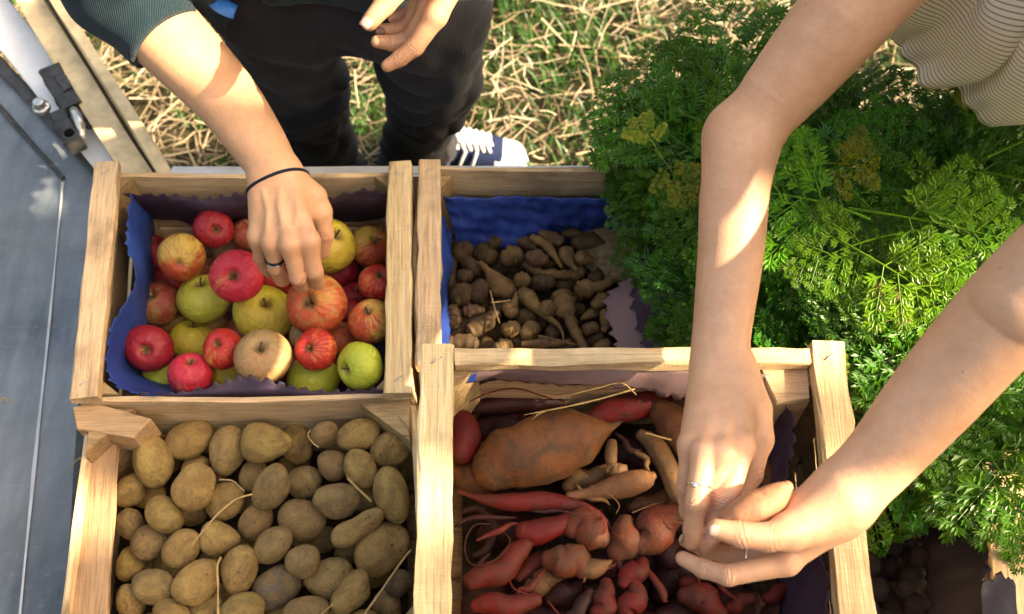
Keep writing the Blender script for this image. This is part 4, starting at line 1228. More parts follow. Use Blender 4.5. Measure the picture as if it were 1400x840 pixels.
def ball(x, y, r, e=.35, a=0.0):     # nearly round tuber as a short chain
    c, s = math.cos(a), -math.sin(a)
    return [(x - r * e * c, y - r * e * s, r * .93), (x, y, r), (x + r * e * c, y + r * e * s, r * .93)]
ROOTS = [
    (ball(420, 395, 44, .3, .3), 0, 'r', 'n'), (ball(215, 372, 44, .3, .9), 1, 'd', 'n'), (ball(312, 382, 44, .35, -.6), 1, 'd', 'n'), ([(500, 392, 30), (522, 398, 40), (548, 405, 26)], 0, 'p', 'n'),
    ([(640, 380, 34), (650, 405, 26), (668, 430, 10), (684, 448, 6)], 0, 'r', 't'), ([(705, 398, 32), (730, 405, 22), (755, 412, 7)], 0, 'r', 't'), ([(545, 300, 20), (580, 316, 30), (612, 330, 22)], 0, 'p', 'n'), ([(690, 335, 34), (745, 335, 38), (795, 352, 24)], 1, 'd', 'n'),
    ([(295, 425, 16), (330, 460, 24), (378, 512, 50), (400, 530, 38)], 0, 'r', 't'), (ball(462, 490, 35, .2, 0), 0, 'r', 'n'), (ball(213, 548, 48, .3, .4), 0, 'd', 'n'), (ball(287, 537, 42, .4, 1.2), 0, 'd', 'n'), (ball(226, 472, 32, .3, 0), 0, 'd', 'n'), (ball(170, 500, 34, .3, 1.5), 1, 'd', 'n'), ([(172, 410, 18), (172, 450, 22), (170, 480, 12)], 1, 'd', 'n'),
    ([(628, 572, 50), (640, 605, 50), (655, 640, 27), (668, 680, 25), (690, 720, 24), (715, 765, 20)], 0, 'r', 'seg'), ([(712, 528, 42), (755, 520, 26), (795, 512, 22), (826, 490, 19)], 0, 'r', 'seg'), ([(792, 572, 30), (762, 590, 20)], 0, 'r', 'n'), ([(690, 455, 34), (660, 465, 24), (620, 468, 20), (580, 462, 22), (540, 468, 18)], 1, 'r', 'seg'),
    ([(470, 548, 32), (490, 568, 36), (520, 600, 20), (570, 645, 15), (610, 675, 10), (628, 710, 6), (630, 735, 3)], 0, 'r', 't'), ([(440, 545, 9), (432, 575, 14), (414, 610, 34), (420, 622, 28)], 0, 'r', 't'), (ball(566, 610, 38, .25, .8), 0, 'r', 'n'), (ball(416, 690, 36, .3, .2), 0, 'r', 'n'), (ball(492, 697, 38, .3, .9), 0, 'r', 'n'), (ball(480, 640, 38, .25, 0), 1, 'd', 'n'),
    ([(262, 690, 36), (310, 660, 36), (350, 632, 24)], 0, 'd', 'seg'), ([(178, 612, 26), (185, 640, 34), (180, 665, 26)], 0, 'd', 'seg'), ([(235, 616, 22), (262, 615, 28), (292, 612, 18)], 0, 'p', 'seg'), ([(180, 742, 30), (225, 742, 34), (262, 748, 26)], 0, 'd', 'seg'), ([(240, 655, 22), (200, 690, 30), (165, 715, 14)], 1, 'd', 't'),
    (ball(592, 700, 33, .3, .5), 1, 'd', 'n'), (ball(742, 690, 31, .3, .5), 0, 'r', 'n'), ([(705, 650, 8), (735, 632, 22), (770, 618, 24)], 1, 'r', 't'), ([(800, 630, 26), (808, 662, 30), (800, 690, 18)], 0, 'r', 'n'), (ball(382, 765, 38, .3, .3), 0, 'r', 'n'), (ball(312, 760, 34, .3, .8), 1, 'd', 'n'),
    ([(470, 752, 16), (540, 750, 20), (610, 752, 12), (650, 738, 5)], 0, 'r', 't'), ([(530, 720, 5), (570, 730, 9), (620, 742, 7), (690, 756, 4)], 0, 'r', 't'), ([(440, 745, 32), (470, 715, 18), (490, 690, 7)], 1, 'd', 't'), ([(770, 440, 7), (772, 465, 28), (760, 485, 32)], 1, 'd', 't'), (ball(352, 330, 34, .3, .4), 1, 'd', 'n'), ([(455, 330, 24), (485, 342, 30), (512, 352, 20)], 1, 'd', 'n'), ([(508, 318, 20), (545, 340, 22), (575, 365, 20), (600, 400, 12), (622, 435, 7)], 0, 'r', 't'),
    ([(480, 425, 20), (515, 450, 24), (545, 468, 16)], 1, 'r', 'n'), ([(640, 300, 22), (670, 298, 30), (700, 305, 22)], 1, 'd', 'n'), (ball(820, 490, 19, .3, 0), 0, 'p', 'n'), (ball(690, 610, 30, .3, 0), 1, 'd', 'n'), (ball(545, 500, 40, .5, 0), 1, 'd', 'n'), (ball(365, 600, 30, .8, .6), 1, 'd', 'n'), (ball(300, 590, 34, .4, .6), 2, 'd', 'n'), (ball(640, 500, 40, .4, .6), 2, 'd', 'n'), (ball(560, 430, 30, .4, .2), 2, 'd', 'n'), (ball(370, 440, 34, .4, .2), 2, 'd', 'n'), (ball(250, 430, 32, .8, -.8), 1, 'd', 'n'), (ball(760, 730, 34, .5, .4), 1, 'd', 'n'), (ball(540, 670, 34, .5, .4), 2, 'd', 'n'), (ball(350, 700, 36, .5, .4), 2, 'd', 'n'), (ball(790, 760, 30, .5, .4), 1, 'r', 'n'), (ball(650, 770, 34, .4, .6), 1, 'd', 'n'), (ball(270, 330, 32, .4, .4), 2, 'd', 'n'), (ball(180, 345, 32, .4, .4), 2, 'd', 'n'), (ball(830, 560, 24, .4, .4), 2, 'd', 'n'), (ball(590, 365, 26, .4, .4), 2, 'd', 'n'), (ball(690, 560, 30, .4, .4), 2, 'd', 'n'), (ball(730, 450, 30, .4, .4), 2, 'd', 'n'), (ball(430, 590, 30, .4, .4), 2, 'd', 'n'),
]
n_lab = {('r', 'n'): 'round light brown knobbly tuber in the blue lined crate', ('d', 'n'): 'dark earthy roundish tuber in the blue lined crate', ('p', 'n'): 'pinkish brown round tuber in the blue lined crate', ('r', 't'): 'light brown bulb tuber with a tapering tail root', ('d', 't'): 'dark bulb tuber with a tapering tail root', ('d', 'seg'): 'dark ringed finger shaped tuber in the blue lined crate', ('p', 'seg'): 'small pinkish ringed tuber near the long batten'}
n_own = {15: 'big bulbous tuber with a thick ringed caterpillar tail', 16: 'ringed tuber with a stubby neck lying next to the mauve paper', 18: 'long crooked ringed tuber lying across the middle of the crate', 19: 'bulb tuber with a long thin curling tail', 7: 'long dark tuber lying next to the blue paper', 36: 'slender straight tuber along the front of the crate'}
rmark, rplain = [], []
RSHORT = {15: 'caterpillar tailed tuber', 16: 'stubby necked one', 18: 'long crooked one', 19: 'curling tailed one', 7: 'long dark one', 36: 'slender straight one'}
for i, (pts, lv, mk, sh) in enumerate(ROOTS):
    mt = {'r': ROOT, 'd': ROOT_D, 'p': ROOT_P}[mk]
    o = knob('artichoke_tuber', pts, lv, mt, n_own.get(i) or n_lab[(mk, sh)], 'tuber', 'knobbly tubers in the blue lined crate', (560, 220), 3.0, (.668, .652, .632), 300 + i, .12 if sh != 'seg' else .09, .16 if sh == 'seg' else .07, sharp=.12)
    if i in n_own: rmark.append((np.array(o.location), RSHORT[i]))
    elif lv < 2: rplain.append((o, {'r': 'light brown', 'd': 'dark', 'p': 'pinkish'}[mk] + {'n': ' round', 't': ' tailed', 'seg': ' ringed'}[sh] + ' tuber'))
relate(rplain, rmark, ('apple crate', 'mauve paper', 'raised crate', 'blue paper'))
# dark loose earth filling the bottom of that crate
def earth(name, quad, z, label, seed):
    c = [at(x, y, z) for x, y in quad]
    n = 26; V = []
    for i in range(n):
        for j in range(n):
            u, v = i / (n - 1), j / (n - 1)
            V.append((1 - u) * (1 - v) * c[0] + u * (1 - v) * c[1] + u * v * c[2] + (1 - u) * v * c[3])
    V = np.array(V); V[:, 2] += wob(V, 90, seed) * .005
    T = V.copy(); T[:, 2] = z - .03
    F = [(i * n + j, i * n + j + 1, (i + 1) * n + j + 1, (i + 1) * n + j) for i in range(n - 1) for j in range(n - 1)]
    F = F + [tuple(k + n * n for k in f[::-1]) for f in F]
    V = np.vstack([V, T])
    tag(obj(name, V, F, m_simple('gap_dark_earth', (0.035, 0.024, 0.015), .95, .1, 120, .6, 0, .6, .004), None), label, 'earth', kind='stuff')
earth('gap_dark_bed', [(612, 500), (905, 500), (880, 300), (612, 320)], .620, 'dark crumbly earth lying under the knobbly tubers', 5)
DUSTY = m_simple('sandy_earth', (0.20, 0.145, 0.075), .95, .1, 90, .5, 0, .5, .003)
V, F = ICO3; P = V.copy(); P = P * np.array([.045, .05, .012]) * (1 + .1 * wob(V, 3, 9))[:, None] + at(840, 345, .648)
tag(obj('sandy_earth', P, F, DUSTY, None), 'heap of sandy earth in the corner beside the tubers', 'earth', kind='stuff')

# ---- sweet potatoes (crop px of the crate, scale 2.27, origin 560, 470)
def ell(x, y, a, b, ang, taper=.0):
    r = np.random.default_rng(int(x * 7 + y))
    jl, jr = r.normal(0, .12, 5) * b, 1 + r.normal(0, .06, 5)
    c, s = math.cos(math.radians(ang)), -math.sin(math.radians(ang))
    out = []
    for i, t in enumerate((-.80, -.42, 0, .42, .80)):
        out.append((x + a * t * c - jl[i] * s * 1.6, y + a * t * s + jl[i] * c * 1.6, b * math.sqrt(1 - t * t * .95) * (1 + taper * t) * jr[i]))
    return out
SWEET = [
    ([(262, 388, 74), (300, 366, 94), (380, 335, 106), (460, 306, 107), (535, 282, 88), (588, 268, 48), (625, 258, 16), (652, 242, 9)], 0, SP_OR, 'huge orange brown sweet potato with a stub root at one end'),
    ([(150, 400, 40), (190, 415, 56), (225, 435, 48)], 1, SP_OR, 'lumpy brown sweet potato half under the huge orange one'),
    ([(565, 232, 26), (610, 215, 40), (680, 200, 45), (750, 185, 38), (800, 168, 22)], 0, SP_RED, 'glossy bright red sweet potato under the mauve paper edge'),
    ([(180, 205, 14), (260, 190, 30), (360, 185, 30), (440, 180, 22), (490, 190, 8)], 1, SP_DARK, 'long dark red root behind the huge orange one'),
    ([(160, 245, 42), (168, 285, 50), (158, 335, 44)], 0, SP_RED, 'rounded red sweet potato tucked under the crate end'),
    ([(720, 285, 20), (755, 310, 34), (790, 360, 37), (812, 415, 34), (828, 465, 28), (838, 492, 14)], 0, SP_TAN, 'crooked pinkish tan sweet potato curving beside the wrist'),
    ([(775, 205, 40), (812, 240, 58), (835, 290, 50), (845, 330, 25)], 0, SP_OR, 'orange brown sweet potato half hidden by the hand'),
    ([(628, 310, 16), (625, 345, 20), (628, 375, 15)], 0, SP_TAN, 'little upright knob of sweet potato'), (ell(642, 395, 32, 20, -20), 0, SP_TAN, 'tiny oval tan sweet potato beside the tan forked one'),
    (ell(555, 420, 80, 40, 22), 1, SP_TAN, 'brown sweet potato below the huge orange one'), ([(495, 472, 12), (560, 465, 20), (620, 450, 34), (680, 435, 42), (735, 420, 32), (752, 412, 16)], 0, SP_TAN, 'pale tan forked sweet potato with a tail'),
    ([(150, 462, 4), (200, 475, 9), (250, 487, 20), (330, 492, 28), (420, 487, 30), (500, 500, 24), (560, 515, 15), (600, 540, 9), (625, 578, 5)], 0, SP_RED, 'long thin wavy red root with whip ends'), (ell(430, 570, 90, 40, 16, -.2), 0, SP_RED, 'red sweet potato with a cut end below the wavy root'),
    (ell(552, 592, 64, 54, -25), 0, SP_PINK, 'round pinkish brown sweet potato'), (ell(660, 605, 56, 52, 60), 0, SP_PINK, 'rose pink lobe shaped sweet potato'), (ell(765, 575, 78, 60, 55), 0, SP_PINK, 'pink and grey sweet potato dotted with black spots'),
    (ell(760, 500, 80, 36, 15), 1, SP_OR, 'dusty brown sweet potato behind the spotted one'), (ell(280, 688, 125, 42, 36), 0, SP_RED, 'long slanting dark crimson sweet potato'), (ell(380, 690, 66, 28, 40), 1, SP_RED, 'slim red root beside the long crimson one'),
    (ell(487, 675, 64, 54, -10), 0, SP_PINK, 'oval pinkish brown sweet potato with dark pits'), ([(535, 700, 24), (570, 700, 31), (600, 690, 20), (625, 675, 6)], 0, SP_TAN, 'small cream coloured sweet potato with a pointed tip'), (ell(420, 745, 50, 40, 20), 1, SP_TAN, 'shaded brown sweet potato under the oval one'),
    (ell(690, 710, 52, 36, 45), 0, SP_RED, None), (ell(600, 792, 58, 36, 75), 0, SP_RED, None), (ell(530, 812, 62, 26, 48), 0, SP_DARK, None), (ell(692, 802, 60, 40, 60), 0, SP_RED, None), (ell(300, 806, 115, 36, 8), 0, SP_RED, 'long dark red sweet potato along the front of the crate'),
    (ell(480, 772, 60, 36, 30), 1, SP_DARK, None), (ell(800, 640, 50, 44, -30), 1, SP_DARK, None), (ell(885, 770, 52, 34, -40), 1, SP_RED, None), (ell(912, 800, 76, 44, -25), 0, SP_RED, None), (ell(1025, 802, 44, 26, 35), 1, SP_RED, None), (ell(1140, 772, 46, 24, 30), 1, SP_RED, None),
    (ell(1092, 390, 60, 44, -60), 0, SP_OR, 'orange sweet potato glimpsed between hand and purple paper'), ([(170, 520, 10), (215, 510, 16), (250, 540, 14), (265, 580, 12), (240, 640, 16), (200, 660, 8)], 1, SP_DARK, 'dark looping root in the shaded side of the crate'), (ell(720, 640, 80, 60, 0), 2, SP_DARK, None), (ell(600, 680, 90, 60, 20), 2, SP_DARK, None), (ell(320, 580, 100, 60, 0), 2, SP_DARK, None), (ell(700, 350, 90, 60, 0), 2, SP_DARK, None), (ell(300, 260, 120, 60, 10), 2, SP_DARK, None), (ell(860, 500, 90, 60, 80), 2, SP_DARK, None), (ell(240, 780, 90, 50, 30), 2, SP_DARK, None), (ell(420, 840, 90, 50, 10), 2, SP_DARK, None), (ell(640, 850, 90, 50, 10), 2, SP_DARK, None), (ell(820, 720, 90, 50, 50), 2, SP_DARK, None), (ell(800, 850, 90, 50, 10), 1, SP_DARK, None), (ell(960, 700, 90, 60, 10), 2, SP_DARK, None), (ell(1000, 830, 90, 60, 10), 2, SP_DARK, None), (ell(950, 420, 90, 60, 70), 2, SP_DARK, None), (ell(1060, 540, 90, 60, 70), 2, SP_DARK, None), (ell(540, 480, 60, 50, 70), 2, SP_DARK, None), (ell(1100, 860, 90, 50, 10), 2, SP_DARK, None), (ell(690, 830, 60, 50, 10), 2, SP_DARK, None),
]
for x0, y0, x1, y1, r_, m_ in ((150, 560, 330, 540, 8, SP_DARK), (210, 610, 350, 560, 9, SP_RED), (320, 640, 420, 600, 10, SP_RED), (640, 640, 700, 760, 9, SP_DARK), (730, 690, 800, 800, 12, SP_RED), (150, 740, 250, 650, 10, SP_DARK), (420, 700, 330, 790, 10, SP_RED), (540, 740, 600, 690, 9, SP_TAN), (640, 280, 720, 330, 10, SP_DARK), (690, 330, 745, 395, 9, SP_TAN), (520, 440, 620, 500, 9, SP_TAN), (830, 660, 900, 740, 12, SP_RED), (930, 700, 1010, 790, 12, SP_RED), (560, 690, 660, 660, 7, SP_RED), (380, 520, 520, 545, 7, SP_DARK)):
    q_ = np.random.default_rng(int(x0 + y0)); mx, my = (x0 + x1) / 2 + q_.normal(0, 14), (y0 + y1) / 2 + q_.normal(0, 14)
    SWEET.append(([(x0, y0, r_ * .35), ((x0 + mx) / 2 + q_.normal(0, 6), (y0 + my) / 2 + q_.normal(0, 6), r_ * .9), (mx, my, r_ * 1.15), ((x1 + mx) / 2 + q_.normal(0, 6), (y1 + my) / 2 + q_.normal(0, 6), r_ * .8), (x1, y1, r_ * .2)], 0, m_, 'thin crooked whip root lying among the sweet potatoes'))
sweet_objs = []
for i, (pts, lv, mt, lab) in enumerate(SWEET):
    lab = lab or ('dark maroon sweet potato deep in the crate, toned dark to shade the gaps' if mt is SP_DARK else 'short stubby red sweet potato in the front half of the crate')
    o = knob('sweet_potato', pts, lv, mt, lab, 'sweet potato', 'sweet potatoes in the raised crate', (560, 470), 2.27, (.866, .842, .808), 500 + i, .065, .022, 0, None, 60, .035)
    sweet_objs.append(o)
smark = [(np.array(sweet_objs[i].location), nm) for i, nm in ((0, 'huge orange one'), (5, 'crooked tan one'), (11, 'long wavy red root'), (15, 'black spotted pink one'), (17, 'long crimson one'), (19, 'oval pitted one'), (20, 'cream pointed one'), (26, 'long dark red one'))]
relate([(o, 'thin crooked root' if o['label'].startswith('thin') else 'stubby red sweet potato') for o in sweet_objs if o['label'].startswith(('thin crooked', 'short stubby'))], smark, ('potato crate', 'purple paper', 'open front', 'mauve paper'))
earth('gap_dark_bed', [(632, 900), (1120, 900), (1045, 545), (632, 545)], .788, 'dark sheet shading the gaps in the bottom of the sweet potato crate', 7)  # dark sheet added over the pale boards so the gaps look shaded
# fine hair roots on some of them
def hair(o, pts, r=.0007, mat=SP_RED):
    P = [at(560 + x / 2.27, 470 + y / 2.27, z) for x, y, z in pts]
    V, F = loft(P, [r] * (len(P) - 1) + [r * .3], 26, 5)
    V = V - np.array(o.location)
    link('hair_root', make_mesh('hair_root', V, F, mat), o)
hair(sweet_objs[34], [(250, 560, .875), (200, 565, .878), (172, 620, .878), (185, 680, .876), (240, 685, .876), (300, 640, .876), (310, 605, .874), (280, 580, .872)], .0008, SP_DARK)
hair(sweet_objs[11], [(150, 455, .885), (190, 470, .887), (235, 490, .885)], .001)
hair(sweet_objs[3], [(170, 190, .87), (240, 155, .878), (330, 140, .88), (420, 165, .878), (490, 185, .87)], .0008)
hair(sweet_objs[17], [(310, 735, .88), (330, 765, .884), (400, 785, .882)], .001)
hair(sweet_objs[26], [(430, 800, .88), (450, 825, .884), (470, 845, .882)], .001)
hair(sweet_objs[10], [(560, 440, .887), (620, 470, .888), (650, 500, .887), (640, 530, .884)], .0006, SP_TAN)
hair(sweet_objs[15], [(690, 525, .89), (740, 505, .892), (790, 490, .89)], .0006, SP_TAN)
hair(sweet_objs[15], [(820, 555, .89), (850, 558, .892), (880, 556, .89)], .0006, SP_TAN)
hair(sweet_objs[13], [(480, 520, .885), (540, 530, .888), (600, 515, .885)], .0006, SP_PINK)

# sweet potato held between the hands
held = knob('sweet_potato', [(996, 712, 16), (1010, 707, 22), (1030, 697, 25), (1050, 687, 23), (1066, 674, 17), (1076, 666, 9)], 0, SP_HELD, 'small beige pink sweet potato held between the woman\'s hands', 'sweet potato', 'sweet potatoes in the raised crate', (0, 0), 1.0, (1.052,), 901, .05, .02, -.002, None, 90)

# ---- beetroots
its = []
bt_px = [(1192, 752, 15), (1212, 733, 16), (1240, 742, 20), (1198, 718, 13), (1222, 703, 14), (1246, 715, 13), (1205, 690, 13), (1232, 682, 13), (1186, 772, 17), (1219, 777, 18), (1248, 790, 19), (1196, 805, 18), (1226, 823, 21), (1254, 828, 17), (1186, 835, 15), (1258, 760, 14), (1210, 665, 12), (1240, 660, 12), (1190, 690, 12), (1256, 690, 12), (1222, 750, 11), (1236, 805, 12), (1206, 850, 16)]
beet_me = []
for i in range(4):
    me = tuber_mesh('beetroot', 700 + i, BEET, .3, 0, .06, 3, 3); beet_me.append(me)
for px, py, r in bt_px:
    p = at(px, py, .655 + rng.uniform(-.006, .006)); k = depth(p) / FPX
    its.append(dict(p=p, M=basis(rng.uniform(0, 360), rng.normal(0, .3)), r=np.array([r * k * 1.08, r * k, r * k]), rank=0))
settle(its, .58, 40, .95)
for i, it in enumerate(its):
    place('beetroot', beet_me[i % 4], it, 'small dark beetroot lying in the shaded crate', 'beetroot', 'beetroots in the shaded crate')
earth('gap_dark_bed', [(1176, 870), (1275, 870), (1268, 640), (1196, 640)], .612, 'dark earth under the beetroots', 6)

earth('gap_dark_bed', [(128, 900), (560, 900), (552, 560), (150, 560)], .578, 'dark sheet shading the gaps in the bottom of the potato crate', 8)  # dark sheet added so the gaps between potatoes look shaded

# ---- loose straw stalks lying on the produce
def stalk(pts, r, label, split=0, seed=0, mat=STALK):
    P = [at(*p) for p in pts]
    r = r * .68
    parts = [loft(P, [r] * len(P), 14, 6, seed, .15, 200)]
    for k in range(split):
        e = P[0] + nrm(P[0] - P[1]) * .010 + rng.normal(0, .004, 3)
        parts.append(loft([P[0], (P[0] + e) / 2 + rng.normal(0, .001, 3), e], [r * .8, r * .5, r * .2], 6, 5))
    V, F = merge(parts)
    tag(obj('straw_stalk', V, F, mat, None), label, 'straw', 'dry stalks on the vegetables')
stalk([(268, 738, .705), (296, 705, .71), (323, 683, .712), (345, 676, .712)], .0017, 'forked dry stalk between the potatoes by the shaded side', 4, 1)
stalk([(298, 848, .705), (298, 800, .708), (297, 775, .709), (302, 762, .709)], .0021, 'upright knotted stalk among the potatoes', 0, 2)
stalk([(500, 838, .705), (528, 798, .711), (552, 764, .714), (562, 752, .714)], .0019, 'long dry stalk reaching the potato crate end', 3, 3)
stalk([(475, 654, .714), (490, 669, .714), (508, 686, .712)], .0021, 'short broad dry stalk under the long potato', 0, 4)
stalk([(436, 843, .708), (446, 834, .709), (456, 826, .709)], .0010, 'thin pale stalk at the front of the potatoes', 0, 5)
stalk([(424, 588, .715), (421, 596, .715), (428, 606, .714), (436, 612, .712)], .0010, 'thin stalk hooked on the small round potato', 0, 6)
stalk([(300, 656, .70), (318, 658, .70), (334, 672, .705)], .0016, 'dark bent stalk between the spotted potatoes', 0, 7, WOOD2)
stalk([(670, 397, .69), (676, 420, .692), (683, 442, .69)], .0013, 'straight stalk standing between the dark tubers', 0, 8)
stalk([(671, 414, .69), (690, 412, .69), (698, 410, .69)], .0011, 'tiny stalk lying across the dark tubers', 0, 9)
stalk([(746, 562, .905), (790, 553, .908), (830, 543, .912), (868, 532, .914)], .0014, 'yellow straw wisp lying on the bright red sweet potato', 5, 10)
stalk([(780, 540, .912), (820, 530, .916), (850, 524, .917), (870, 540, .913)], .0008, 'fine curled straw under the mauve paper edge', 0, 11)
stalk([(882, 592, .915), (900, 597, .915), (918, 602, .913)], .0014, 'short yellow straw beside the wrist', 0, 12)
stalk([(0, 548, .557), (6, 544, .558), (10, 550, .556)], .0016, 'crumb of straw on the bare metal sheet', 0, 13)
stalk([(98, 638, .558), (104, 630, .558), (112, 626, .558)], .0012, 'splinter of straw on the metal next to the potato crate', 0, 14)
# ------------------------------------------------------------------ carrot tops
def frond_mesh(name, seed, mat, L=.15, dense=1.0):
    """feathery carrot leaf: stalk along +X, pinnae in pairs, each with lobed leaflets, facing +Z"""
    r = np.random.default_rng(seed)
    V, F = [], []
    def lobe(p, d, n, ln, w):
        s = nrm(np.cross(n, d)); k = len(V)
        m = p + d * ln * .55
        V.extend([p, m + s * w + n * w * .5, p + d * ln - n * ln * .08, m - s * w + n * w * .5])
        F.extend([(k, k + 3, k + 2), (k, k + 2, k + 1)])
    def strip(a, b, n, w0, w1):
        d = nrm(b - a); s = np.cross(n, d); k = len(V)
        V.extend([a - s * w0, a + n * w0 * .8, a + s * w0, b - s * w1, b + n * w1 * .8, b + s * w1, a - n * w0, b - n * w1])
        F.extend([(k, k + 3, k + 4, k + 1), (k + 1, k + 4, k + 5, k + 2), (k + 2, k + 5, k + 7, k + 6), (k + 6, k + 7, k + 3, k)])
    def leaflet(p, d, n, ln):
        s = nrm(np.cross(n, d))
        w = ln * .12
        lobe(p, d, n, ln, w)
        for t, q, a in ((.28, .62, .75), (.55, .5, .62)):
            for sg in (1, -1):
                lobe(p + d * ln * t, nrm(d * math.cos(a) + s * sg * math.sin(a)), n, ln * q * r.uniform(.85, 1.15), w * .85)
    def pinna(p, d, n, ln):
        s = nrm(np.cross(n, d)); m = max(3, int(ln / .0120))
        strip(p, p + d * ln * .95, n, .0008, .0004)
        for i in range(1, m + 1):
            t = i / (m + .6)
            q = ln * (.27 - .12 * t) * r.uniform(.8, 1.2) + .0052
            for sg in (1, -1):
                a = .95 - .25 * t + r.normal(0, .08)
                dd = nrm(d * math.cos(a) + s * sg * math.sin(a) + n * r.normal(0.05, .16))
                leaflet(p + d * ln * t, dd, nrm(n + r.normal(0, .2, 3)), q)
        leaflet(p + d * ln * .88, d, n, ln * .16 + .006)
    curve = r.uniform(.3, 1.0); side = r.normal(0, .25)
    def pos(t):
        return np.array([L * t, L * side * t * t * .4, L * (.10 * math.sin(t * 2.2) - curve * .20 * t * t)])
    ts = np.linspace(.38, .92, 5)
    for i in range(9):
        a, b = pos(i / 9), pos((i + 1) / 9)
        strip(a, b, np.array([0, 0, 1.0]), .0015 - .0011 * i / 9, .0015 - .0011 * (i + 1) / 9)
    for i, t in enumerate(ts):
        d = nrm(pos(t + .02) - pos(t)); n = nrm(np.array([-d[2], 0, d[0]]))
        s = np.cross(n, d)
        ln = L * (.46 * (1 - ((t - .36) / .75) ** 1.2) + .06)
        for sg in (1, -1):
            a = 1.0 - .35 * i / 5 + r.normal(0, .08)
            dd = nrm(d * math.cos(a) + s * sg * math.sin(a) + n * r.normal(.12, .15) - np.array([0, 0, .12]))
            pinna(pos(t) + d * r.normal(0, .002), dd, nrm(n + s * sg * -.15 + r.normal(0, .08, 3)), ln * r.uniform(.85, 1.1))
    pinna(pos(.93), nrm(pos(1.0) - pos(.93)), np.array([0, 0, 1.0]), L * .13)
    return make_mesh(name, V, F, mat, False)

FR = [frond_mesh('frond', 800 + i, LEAF, .150 + .018 * (i % 3)) for i in range(6)]
FR2 = [frond_mesh('frond', 830 + i, LEAF2, .145 + .015 * (i % 2)) for i in range(3)]
FRY = [frond_mesh('frond', 840 + i, LEAF_Y, .15) for i in range(2)]
FRB = frond_mesh('frond', 850, LEAF_B, .06)

def frond_at(parent, p, d, n, me, sc):
    x = nrm(d); z = nrm(np.asarray(n, float) - x * (np.asarray(n, float) @ x)); y = np.cross(z, x)
    M = Matrix(((x[0], y[0], z[0]), (x[1], y[1], z[1]), (x[2], y[2], z[2])))
    return link('frond', me, parent, np.asarray(p) - np.array(parent.location), M.to_euler(), (sc, sc, sc))

BUNCH = [  # seen at, height of the leaves, lean, number of fronds, label
    (955, 200, .83, (-.45, .05), 18, 'carrot tops spilling over the tailboard towards the straw'),
    (1005, 150, .84, (-.2, .10), 20, 'carrot tops at the far edge of the heap, against the straw'),
    (985, 250, .80, (-.6, .05), 20, 'carrot tops hanging over the corner of the blue lined crate'),
    (1050, 335, .80, (-.3, -.2), 20, 'carrot tops drooping in front of the purple paper'),
    (1000, 430, .765, (-.35, -.2), 5, 'short carrot tops hanging low beside the purple paper'),
    (1090, 175, .85, (.1, .1), 22, 'carrot tops behind the bent elbow'),
    (1180, 160, .86, (.2, .1), 22, 'shaded carrot tops directly under the striped hem'),
    (1110, 300, .865, (-.2, -.1), 26, 'carrot tops with sunlit yellow green tips beside the forearm'),
    (1210, 270, .875, (.2, .2), 26, 'bright topped carrot leaves in the middle of the heap'),
    (1310, 235, .86, (.3, .2), 24, 'dark carrot leaves below the striped shirt'),
    (1385, 215, .86, (.6, .2), 20, 'sunlit carrot leaves past the striped shirt'),
    (1085, 415, .84, (-.2, -.3), 24, 'carrot tops just behind the raised crate'),
    (1190, 400, .855, (.1, -.3), 26, 'dense dark carrot tops between the two arms'),
    (1300, 360, .85, (.3, -.1), 22, 'carrot tops behind the bare left forearm'),
    (1180, 490, .815, (.2, -.4), 18, 'carrot tops with bare stems next to the crate corner post'),
    (1360, 575, .785, (.3, -.6), 22, 'carrot tops hanging below the forearm over the beetroots'),
    (1290, 520, .80, (-.1, -.5), 14, 'carrot tops hidden beneath the forearm'),
    (1400, 470, .80, (.5, -.4), 18, 'carrot tops at the outer side of the forearm'),
]
for bi, (bx, by, bz, lean, num, lab) in enumerate(BUNCH):
    c = at(bx, by, bz)
    b = empty('carrot_bunch', (c[0], c[1], bz - .12)); tag(b, lab, 'carrot bunch', 'bunches of carrot tops heaped in the crate')
    lw = np.array([lean[0], lean[1], 0])
    for k in range(int(num * .72)):
        r2 = math.sqrt(rng.random()) * .066
        a = rng.uniform(0, 6.283)
        off = np.array([math.cos(a), math.sin(a), 0]) * r2
        a2 = a + rng.normal(0, .5)
        d = np.array([math.cos(a2), math.sin(a2), 0]) * (.55 + r2 * 5) + lw * .9 + np.array([0, 0, rng.normal(.22, .34)])
        d = nrm(d)
        q = c + off + np.array([0, 0, .012 - r2 * .45 - .07 * rng.random() - .012]) - d * .075
        u = rng.random()
        me = FR[rng.integers(6)] if u < .82 else FR2[rng.integers(3)]
        up = np.array([rng.normal(0, .42), -.30 + rng.normal(0, .42), 1.0])
        frond_at(b, q, d, up, me, rng.uniform(.75, 1.15))
    # stalks down into the heap
    parts = []
    for k in range(7):
        a = rng.uniform(0, 6.28)
        e = c + np.array([math.cos(a) * .05, math.sin(a) * .05, -.02]); s = np.array([c[0], c[1], bz - .12]) + rng.normal(0, .012, 3) * [1, 1, 0]
        parts.append(loft([s, (s + e) / 2 + rng.normal(0, .008, 3), e], [.0026, .0022, .0014], 8, 6))
    V, F = merge(parts)
    ob = obj('stalk_bundle', V, F, LEAF2, b)
def extra(bi, px, py, z, d, me, sc):
    b = [o for o in bpy.data.objects if o.get('label') == BUNCH[bi][5]][0]
    frond_at(b, at(px, py, z), d, (0, -.5, 1), me, sc)
extra(0, 895, 205, .870, (.4, -.6, -.1), FRY[0], .5)
extra(7, 1100, 225, .915, (.8, .1, -.1), FRY[0], .6)
extra(6, 1275, 130, .90, (.7, .2, .1), FRY[0], .4)
